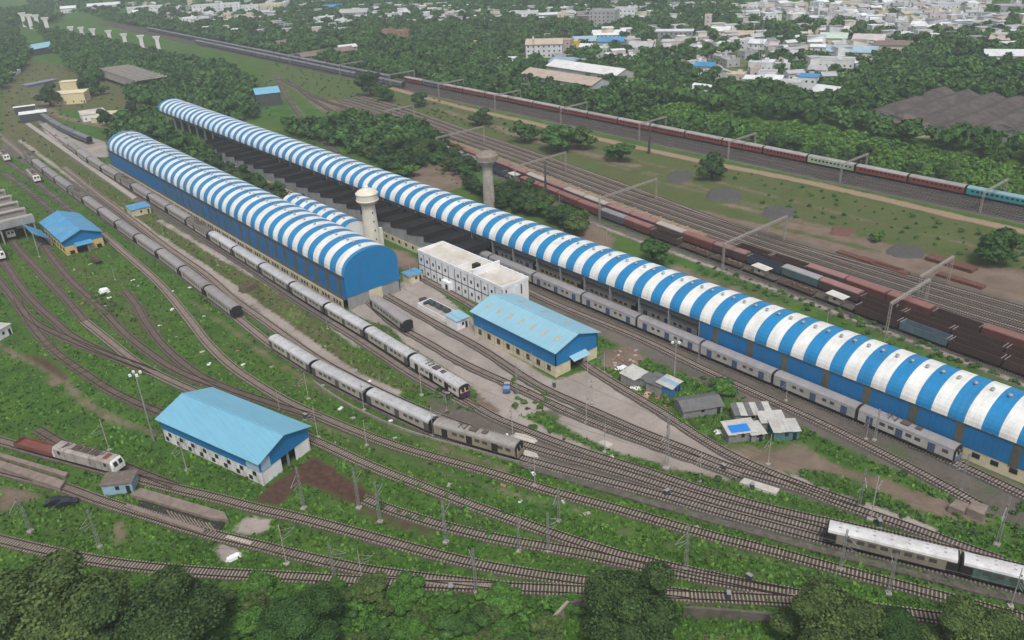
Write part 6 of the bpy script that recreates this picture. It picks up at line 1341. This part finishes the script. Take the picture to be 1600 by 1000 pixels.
hut(1000, 600, 5, 4, 2.2, .1, m_shw, m_tin, 'pale tin roofed shanty highest in the shanty row', 'sheets', .5); hut(1020, 603, 3.5, 3, 2, .2, m_shw, m_tind, 'narrow grey shack between the pale tin shanty and the blue one', 'sheets', .3)
hut(1040, 612, 5, 4, 2.4, .2, m_shw, m_tind, 'dark roofed shack left of the blue walled shanty', 'sheets', .3); hut(1056, 617, 4.4, 4, 2.6, .1, M('blue_plastic_wall', (.04, .16, .34), .7, .3, 1), [m_tin, M('pale_blue_tin', (.25, .38, .5), .5, .2)], 'blue walled shanty with patched pale roof', 'sheets', .3)
hut(1098, 650, 9.5, 5.5, 2.1, -.5, m_shw, m_tind, 'large grey asbestos roofed shanty in the middle of the row', 'gable')
hut(1176, 660, 8, 4, 2.1, -.7, m_shw, [m_tind, m_tin], 'long patched shanty with dark and pale roof sheets', 'sheets', .4); hut(1207, 672, 5, 3.6, 2.1, -.7, m_shw, m_tin, 'pale roofed shanty joining the long patched one', 'sheets', .4); hut(1228, 688, 5.4, 4, 2.3, -.7, M('teal_wall', (.07, .17, .18), .8, .2, 1), m_tin, 'white roofed shanty with a teal wall, last to the right', 'sheets', .3)
s8 = hut(1160, 690, 6.4, 4, 2.2, -.55, m_shw, m_tin, 'grey block shanty with a vivid blue tarpaulin over its roof', 'sheets', .6); MB().face([(-2.6, .2, 2.5), (1.8, .2, 2.5), (1.8, 2.6, 2.8), (-2.6, 2.6, 2.8)]).build('tarpaulin', m_tarp, s8)
hut(1184, 690, 3, 4, 2.0, -.55, m_shw, m_tin, 'small pale annex leaning on the tarpaulin shanty', 'sheets', .3)
hut(110, 163, 20, 14, 7, -.5, M('pale_yellow_wall', (.66, .56, .34), .85, .1), M('yellow_terrace', (.68, .60, .42), .85, .1), 'pale yellow two storey house at the upper left', 'shed', windows=4, name='yellow_house', cat='house'); hut(112, 152, 11, 8, 10.5, -.5, M('pale_yellow_wall', (.66, .56, .34), .85, .1), M('yellow_terrace', (.68, .60, .42), .85, .1), 'raised roof room of the pale yellow house', 'shed', windows=0, name='roof_room', cat='house')
hut(150, 188, 14, 16, 4, -.15, m_white, M('sandy_roof_terrace', (.50, .44, .37), .9, .12), 'white flat roofed hut before the yellow house', 'shed', windows=4, name='white_hut'); hut(176, 186, 20, 8, 3, .8, m_cream, m_cream, 'low cream annex right of the white flat roofed hut', 'shed', windows=0)
hut(55, 190, 15, 10, 5, -.2, m_steeld, m_white, 'open shed with a white flat canopy at the head of the platform', 'shed', windows=0, name='canopy_shed'); hut(41, 178, 12, 4, 4.6, -.2, m_steeld, m_white, 'narrow white canopy left of the platform shed', 'shed', windows=0, name='canopy_shed')
hut(422, 166, 15, 13, 8, -.3, m_steeld, m_nearroof, 'tall open shed with a sky blue roof among trees beyond the right striped shed', 'gable', 0, windows=0, name='blue_roofed_shed', cat='shed'); hut(74, 84, 26, 16, 6, .5, m_steeld, m_skyroof, 'tiny far shed with a pale blue roof at the upper left', 'gable', windows=0, name='blue_roofed_shed', cat='shed')
hut(68, 132, 26, 8, 1.6, .4, M('slate_heap_wall', (.15, .17, .22), .9, .3, .6), M('slate_heap_top', (.20, .22, .28), .9, .3, .6), 'slate blue stacked sheets on the bare ground at upper left', 'shed', windows=0, name='stacked_sheets', cat='sheet stack')
# walls
def wall_line(pts, h, th, mat, label, name='boundary_wall', px=True, cap=None, z=0):
    P = WP(pts) if px else [Vector(p) for p in pts]; P = spline(P, 4) if len(P) > 2 else P; o = P[0]; mb = MB(); n = len(P)
    sec = []
    for i in range(n):
        d = (P[min(i+1, n-1)]-P[max(0, i-1)]).normalized(); q = Vector((-d.y, d.x))*th/2; p = P[i]-o; sec.append([(p.x-q.x, p.y-q.y, -.2), (p.x-q.x, p.y-q.y, h), (p.x+q.x, p.y+q.y, h), (p.x+q.x, p.y+q.y, -.2)])
    mb.loft(sec, caps=True); x = mb.build(name, mat, None, (o.x, o.y, z)); return tag(x, label, 'wall')
m_wallg = M('mossy_shaded_grey_wall', (.12, .105, .09), .95, .3, .8, bump=.05, dirt=((.05, .055, .035), .8, .5))
wall_line([(850, 998), (868, 975), (888, 957)], 2.6, .5, M('lichen_wall', (.30, .25, .21), .95, .25, 1), 'broken pale stub of boundary wall left of the round dark tree at the bottom'); wall_line([(1067, 962), (1150, 966), (1235, 974), (1300, 984), (1440, 1003), (1560, 1020)], 2.0, .5, m_wallg, 'long dark boundary wall behind the trees at the bottom right'); wall_line([(888, 957), (905, 952), (930, 948)], 2.2, .4, m_wallg, 'dark continuation of the stub wall running behind the tree')
wall_line([(490, 597), (520, 621), (570, 647), (640, 679), (700, 694), (750, 706), (812, 724)], .55, .35, M('track_kerb', (.24, .22, .19), .95, .25, 1), 'low concrete kerb following the curving silver train', 'low_wall')
wall_line([(812, 727), (860, 742), (920, 760), (980, 776), (1040, 793), (1100, 811), (1160, 829), (1220, 846), (1290, 864), (1370, 885), (1478, 911), (1640, 954)], .45, 1.5, m_wallg, 'long dark retaining wall below the track of the khaki coach', 'retaining_wall')  # low dark strip; the shade on the wall face is in its colour
wall_line([(2, 134), (16, 124), (32, 113)], 3, 1.5, m_white, 'whitewashed wall at the left edge in the upper left'); wall_line([(330, 268), (440, 318), (452, 323)], 2.2, .3, m_cream, 'cream yard wall between the trees and the sooty workshop')
def slab(pts, h, mat, label, name='slab', cat='slab', px=True):
    P = WP(pts) if px else [Vector(p) for p in pts]; o = P[0]; x = MB().prism([(p.x-o.x, p.y-o.y) for p in P][::-1], 0, h).build(name, mat, None, (o.x, o.y, -.02)); return tag(x, label, cat)
m_slab = M('pale_slab', (.50, .47, .42), .9, .12, .6, dirt=((.3, .26, .22), .5, .5)); m_pink = M('pinkish_slab', (.23, .185, .16), .95, .25, .7, bump=.04, dirt=((.16, .12, .1), .7, .5))
slab([(1155, 757), (1163, 750), (1218, 767), (1212, 775)], .6, m_slab, 'white concrete slab beside the yard track at right of centre'); slab([(950, 702), (958, 697), (944, 690), (934, 694)], .5, m_slab, 'short pale block at the tip of the concrete strip')
slab([(800, 684), (806, 677), (832, 682), (840, 690), (832, 695), (812, 692)], .25, m_slab, 'rounded pale gravel patch right of the dusty coach', 'gravel_patch'); slab([(814, 707), (818, 702), (838, 708), (842, 716), (822, 714)], .25, m_slab, 'second pale gravel patch at the nose of the dusty coach', 'gravel_patch')
slab([(-40, 722), (-40, 712), (104, 758), (96, 770)], 1.2, m_pink, 'long crumbling pinkish loading bank at the left edge', 'loading_bank', 'loading bank'); slab([(-40, 706), (-40, 700), (108, 744), (104, 750)], 1.0, m_pink, 'narrow crumbling bank below the red wagon', 'loading_bank', 'loading bank')
slab([(205, 778), (222, 768), (352, 806), (358, 818), (330, 815)], 1.0, m_pink, 'upper pinkish edge of the dark inspection pit at lower left', 'pit_edge', 'kerb'); slab([(197, 797), (201, 792), (322, 832), (318, 838)], .9, m_pink, 'lower pinkish edge of the dark inspection pit', 'pit_edge', 'kerb')
t = slab([(206, 806), (222, 782), (352, 818), (338, 838)], .35, M('pit_black', (.035, .032, .028), 1, .4, 1), 'dark open inspection pit with rusty ribs at lower left', 'inspection_pit', 'pit'); o_ = W(206, 806)
for i in range(12): a, b = W(262+i*6, 801+i*1.9)-o_, W(272+i*6, 815+i*1.8)-o_; MB().bar((a.x, a.y, .6), (b.x, b.y, .6), .12).build('rib', m_sleeper, t)
slab([(352, 842), (357, 838), (394, 848), (390, 853)], .4, m_slab, 'short pale slab below the pale ground patch'); slab([(1480, 800), (1492, 790), (1512, 798), (1503, 810)], 1.6, m_pink, 'left rubble block by the bushes at the right', 'rubble_block', 'block'); slab([(1508, 805), (1518, 793), (1542, 802), (1534, 816)], 1.8, m_pink, 'right rubble block by the bushes at the right', 'rubble_block', 'block')
slab([(62, 196), (75, 192), (125, 226), (168, 262), (160, 268), (110, 232)], .7, M('platform_paving', (.33, .30, .28), .9, .2, .4, dirt=((.2, .18, .16), .7, .3)), 'long paved platform at the far end of the left striped shed', 'platform', 'platform'); slab([(40, 195), (46, 193), (215, 310), (208, 313)], .6, m_conc, 'narrow concrete edging along the far platform track', 'edging', 'kerb')
slab([(735, 152+0), (737, 151), (737, 153), (735, 153)], .1, m_slab, 'tiny white marker by the main line', 'marker_post', 'marker')
# heaps
def heap(u, v, rx, ry, h, mat, label, rot=0, name='ballast_heap', cat='heap', flat=.6, seed=1):
    g = random.Random(seed); p = W(u, v); mb = MB(); n = 22; rings = [(1, 0), (.88, .45), (.78*1, .9), (flat, 1), (0.05, 1.02)]; secs = []
    nz = [g.uniform(.85, 1.12) for _ in range(n)]
    for r, z in rings: secs.append([(rx*r*nz[i]*(abs(math.cos(6.283*i/n))**.7*(1 if math.cos(6.283*i/n) > 0 else -1)), ry*r*nz[i]*(abs(math.sin(6.283*i/n))**.7*(1 if math.sin(6.283*i/n) > 0 else -1)), h*z*g.uniform(.9, 1.08)) for i in range(n)])
    mb.loft(secs, closed=True, caps=True); x = mb.build(name, mat, None, (p.x, p.y, -.05), rot); return tag(x, label, cat)
m_h = M('ballast_stone_heap', (.085, .08, .08), 1, .35, 2.5, bump=.15); m_hr = M('rusty_stack', (.15, .07, .055), .95, .35, 2, bump=.1)
heap(1061, 276, 10, 5, .5, m_h, 'flat grey ballast heap left of the round tree', .5, seed=1); heap(1132, 305, 9, 7, .8, m_h, 'largest grey ballast heap right below the round tree', .4, seed=2); heap(1215, 332, 8, 6, .6, m_h, 'grey ballast heap third in the diagonal row', .4, seed=3); heap(1415, 393, 7, 5.5, .5, m_h, 'grey gravel heap near the little bush tree at right', .3, seed=4)
heap(1316, 362, 5, 4, .5, m_hr, 'rust brown square heap between the grey ballast heaps', .2, seed=5)
def sleepers_stack(u, v, l, w, h, label, rot=0): 
    p = W(u, v); t = thing('sleeper_stack', (p.x, p.y, 0), rot, label, 'stack'); 
    for i in range(int(h/.3)):
        m = MB(); x = -l/2
        while x < l/2-.3: m.box(x, -w/2+R.uniform(-.15, .15), i*.3, x+.26, w/2+R.uniform(-.15, .15), i*.3+.26); x += .34
        m.build('layer', m_hr, t)
sleepers_stack(1375, 415, 14, 3, .9, 'left stack of rusty sleepers beyond the sidings', 1.5); sleepers_stack(1390, 422, 12, 2.6, .9, 'second stack of rusty sleepers beyond the sidings', 1.5); sleepers_stack(1485, 414, 15, 4, 1.2, 'wide stack of rusty sleepers near the right edge', 1.5); sleepers_stack(1500, 440, 14, 2.6, .9, 'brown sleeper stack in front of the right portal gantry', 1.5)
sleepers_stack(1330, 400, 10, 2.5, .6, 'low brown sleeper stack at the edge of the sidings', 1.5)
heap(163, 457, 1.7, 1.4, 1.5, m_white, 'white wrapped heap on the grass below the yellow hall', 0, 'wrapped_heap', flat=.3, seed=7); heap(365, 872, 1.6, .8, .6, m_white, 'heap of white torn sacks on the pale ground at lower left', 0, 'sack_heap', flat=.4, seed=8); heap(388, 452, 3.2, 2.4, 1.8, M('dead_brush', (.10, .08, .055), 1, .4, 2, bump=.2), 'brown brushwood heap on the verge between the two trains', .3, 'brush_heap', seed=9)
# rubble planks between blue hall and shanties
for i, (u, v, c, lb) in enumerate(((970, 575, m_white, 'white broken sheet lying nearest the mid yard hall'), (984, 590, m_tin, 'pale plank on the weeds before the shanties'), (993, 606, m_white, 'white bent sheet before the pale tin shanty'), (1034, 622, m_br, 'brick coloured plank on the ground by the blue shanty'), (1048, 634, m_br, 'brown heap of boards under the blue shanty'), (1010, 618, M('pinkish_sheet', (.55, .3, .26), .8), 'pinkish sheet lying on the pale yard'), (1075, 628, m_tin, 'pale scrap right of the blue shanty'), (1127, 677, m_white, 'thin white scrap below the big grey shanty'))):
    p = W(u, v); m = MB(); m.box(-1.6, -.7, 0, 1.6, .7, .12, rot=i*.7); m.box(-.9, -.3, .12, 1.4, .2, .3, rot=i*1.3); m.box(-.4, -1.2, 0, 0, 1.1, .2, rot=i*.4); tag(m.build('scrap_sheet', c, None, (p.x, p.y, 0)), lb, 'scrap')
for i in range(26):
    p = W(R.uniform(955, 1000), R.uniform(545, 572)); m = MB().box(-.5, -.3, 0, .5, .3, R.uniform(.1, .4), rot=R.uniform(0, 3)); tag(m.build('rubble_piece', R.choice([m_conc, m_br, m_pink]), None, (p.x, p.y, 0)), 'small piece of rubble on the brown ground right of the mid yard hall', 'rubble', 'rubble pieces right of the mid yard hall')
# litter and trackside boxes
yard = WP([(60, 420), (260, 400), (700, 640), (1200, 760), (1560, 900), (1500, 940), (900, 830), (500, 690), (200, 560)])
for i, p in enumerate([q for q in scatter(yard, 5, 1500) if mask_poly(np.array([q[0]]), np.array([q[1]]), [(47.3, 140.4), (60.9, 145.2), (52.1, 176), (38.2, 171.9)], 2)[0] > 0][:70]):
    s = R.uniform(.25, .7); tag(MB().box(-s, -s*.6, -.02, s, s*.5, R.uniform(.08, .3), rot=R.uniform(0, 3)).build('litter_piece', R.choice([m_white, m_tin, m_conc, m_br]), None, (p[0], p[1], .05)), 'pale scrap of litter lying among the yard tracks', 'litter', 'scraps of litter among the yard tracks')
for i, (u, v, lb) in enumerate(((866, 605, 'by the crossing beyond the blue pickup'), (1130, 735, 'at the points of the pale yard'), (1175, 765, 'left of the long dark wall points'), (705, 925, 'between the lowest tracks'), (1138, 936, 'at the lowest points on the right'), (1170, 908, 'at the meeting of the lower tracks'), (1373, 822, 'right of the white mast'), (1042, 775, 'by the slanting pale sleeper'), (700, 622, 'by the nose of the purple faced coach'), (478, 655, 'behind the near blue hall'))):
    p = W(u, v); t = thing('relay_box', (p.x, p.y, 0), R.uniform(0, 3), 'small grey trackside relay box %s' % lb, 'relay box'); MB().box(-.5, -.3, .15, .5, .3, 1.5).build('cabinet', m_steeld, t); MB().box(-.6, -.4, 0, .6, .4, .15).build('plinth', m_conc, t); MB().box(-.56, -.36, 1.5, .56, .36, 1.58).build('lid', m_steel, t)
# vehicles
def car(u, v, rot, col, label, L=4.2, pickup=False):
    p = W(u, v); t = thing('parked_car' if not pickup else 'pickup_truck', (p.x, p.y, 0), rot, label, 'car' if not pickup else 'pickup'); c = M('car_%s' % label[:6], col, .25, .05, spec=.6); h = L/2
    prof = [(-h, .45), (-h, .85), (-h*.55, .98), (-h*.28, 1.42), (h*.42, 1.45), (h*.8, 1.0), (h, .9), (h, .45)] if not pickup else [(-h, .5), (-h, .95), (-h*.62, 1.05), (-h*.4, 1.65), (h*.02, 1.65), (h*.08, 1.0), (h, 1.0), (h, .5)]
    MB().loft([[(-.82*k, y, z) for y, z in prof] if s < 0 else [(.82*k, y, z) for y, z in prof] for s, k in ((-1, 1), (1, 1))], caps=True).build('body', c, t)
    a = MB().box(-.83, -h*.25, 1.0, .83, h*.4 if not pickup else 0, 1.38); a.build('side_window', m_glass, t)
    MB().face([(-.72, -h*.54, 1.0), (.72, -h*.54, 1.0), (.68, -h*.3, 1.42), (-.68, -h*.3, 1.42)]).build('windscreen', m_glass, t)
    for x in (-.82, .82):
        for y in (-h*.62, h*.62): MB().bar((x-.09, y, .32), (x+.09, y, .32), .32, n=12).build('wheel', m_under, t)
    if pickup: MB().box(-.7, h*.12, 1.0, .7, h*.95, 1.06).build('load_bed', m_conc, t)
car(663, 473, -.2, (.03, .032, .035), 'dark parked car on the pale yard before the office block'); car(792, 609, -.75, (.04, .10, .24), 'small blue pickup beside the yard tracks', 4.4, True); car(90, 787, 1.2, (.015, .018, .022), 'black car at the lower left, left of the other one', 4.3); car(106, 789, 1.2, (.02, .03, .035), 'dark car behind the black one at the lower left', 4.2)
# flyover far top left
fo = thing('flyover', (0, 0, 0), 0, 'pale concrete flyover ramp at the top beside the cream block', 'flyover'); a, b = W(425, 24), W(515, 9)
v_ = (b-a).normalized(); q = Vector((-v_.y, v_.x))*5; m = MB(); m.loft([[(a.x-q.x, a.y-q.y, 2), (a.x+q.x, a.y+q.y, 2), (a.x+q.x, a.y+q.y, 4), (a.x-q.x, a.y-q.y, 4)], [(b.x-q.x, b.y-q.y, 8), (b.x+q.x, b.y+q.y, 8), (b.x+q.x, b.y+q.y, 10), (b.x-q.x, b.y-q.y, 10)]], closed=True, caps=True); m.build('deck', m_conc, fo)
for i in range(6): c = a.lerp(b, (i+.5)/6); MB().box(c.x-1, c.y-1, 0, c.x+1, c.y+1, 3+i).build('column', m_conc, fo)
# ------------------------------------------------------------------ the air
hz = MB().box(-2200, -2200, -1, 5200, 5200, CH+8).build('haze', M('haze', (1, 1, 1))); hz['kind'] = 'stuff'
hz.data.materials.clear(); hm_ = bpy.data.materials.new('haze_air'); hm_.use_nodes = True; t = hm_.node_tree; t.nodes.remove(t.nodes['Principled BSDF'])
pv_ = t.nodes.new('ShaderNodeVolumePrincipled'); pv_.inputs['Color'].default_value = (.84, .91, 1, 1); pv_.inputs['Density'].default_value = .00021; pv_.inputs['Anisotropy'].default_value = .0
t.links.new(pv_.outputs[0], t.nodes['Material Output'].inputs['Volume']); hz.data.materials.append(hm_)
S.cycles.volume_bounces = 1; S.cycles.max_bounces = 5
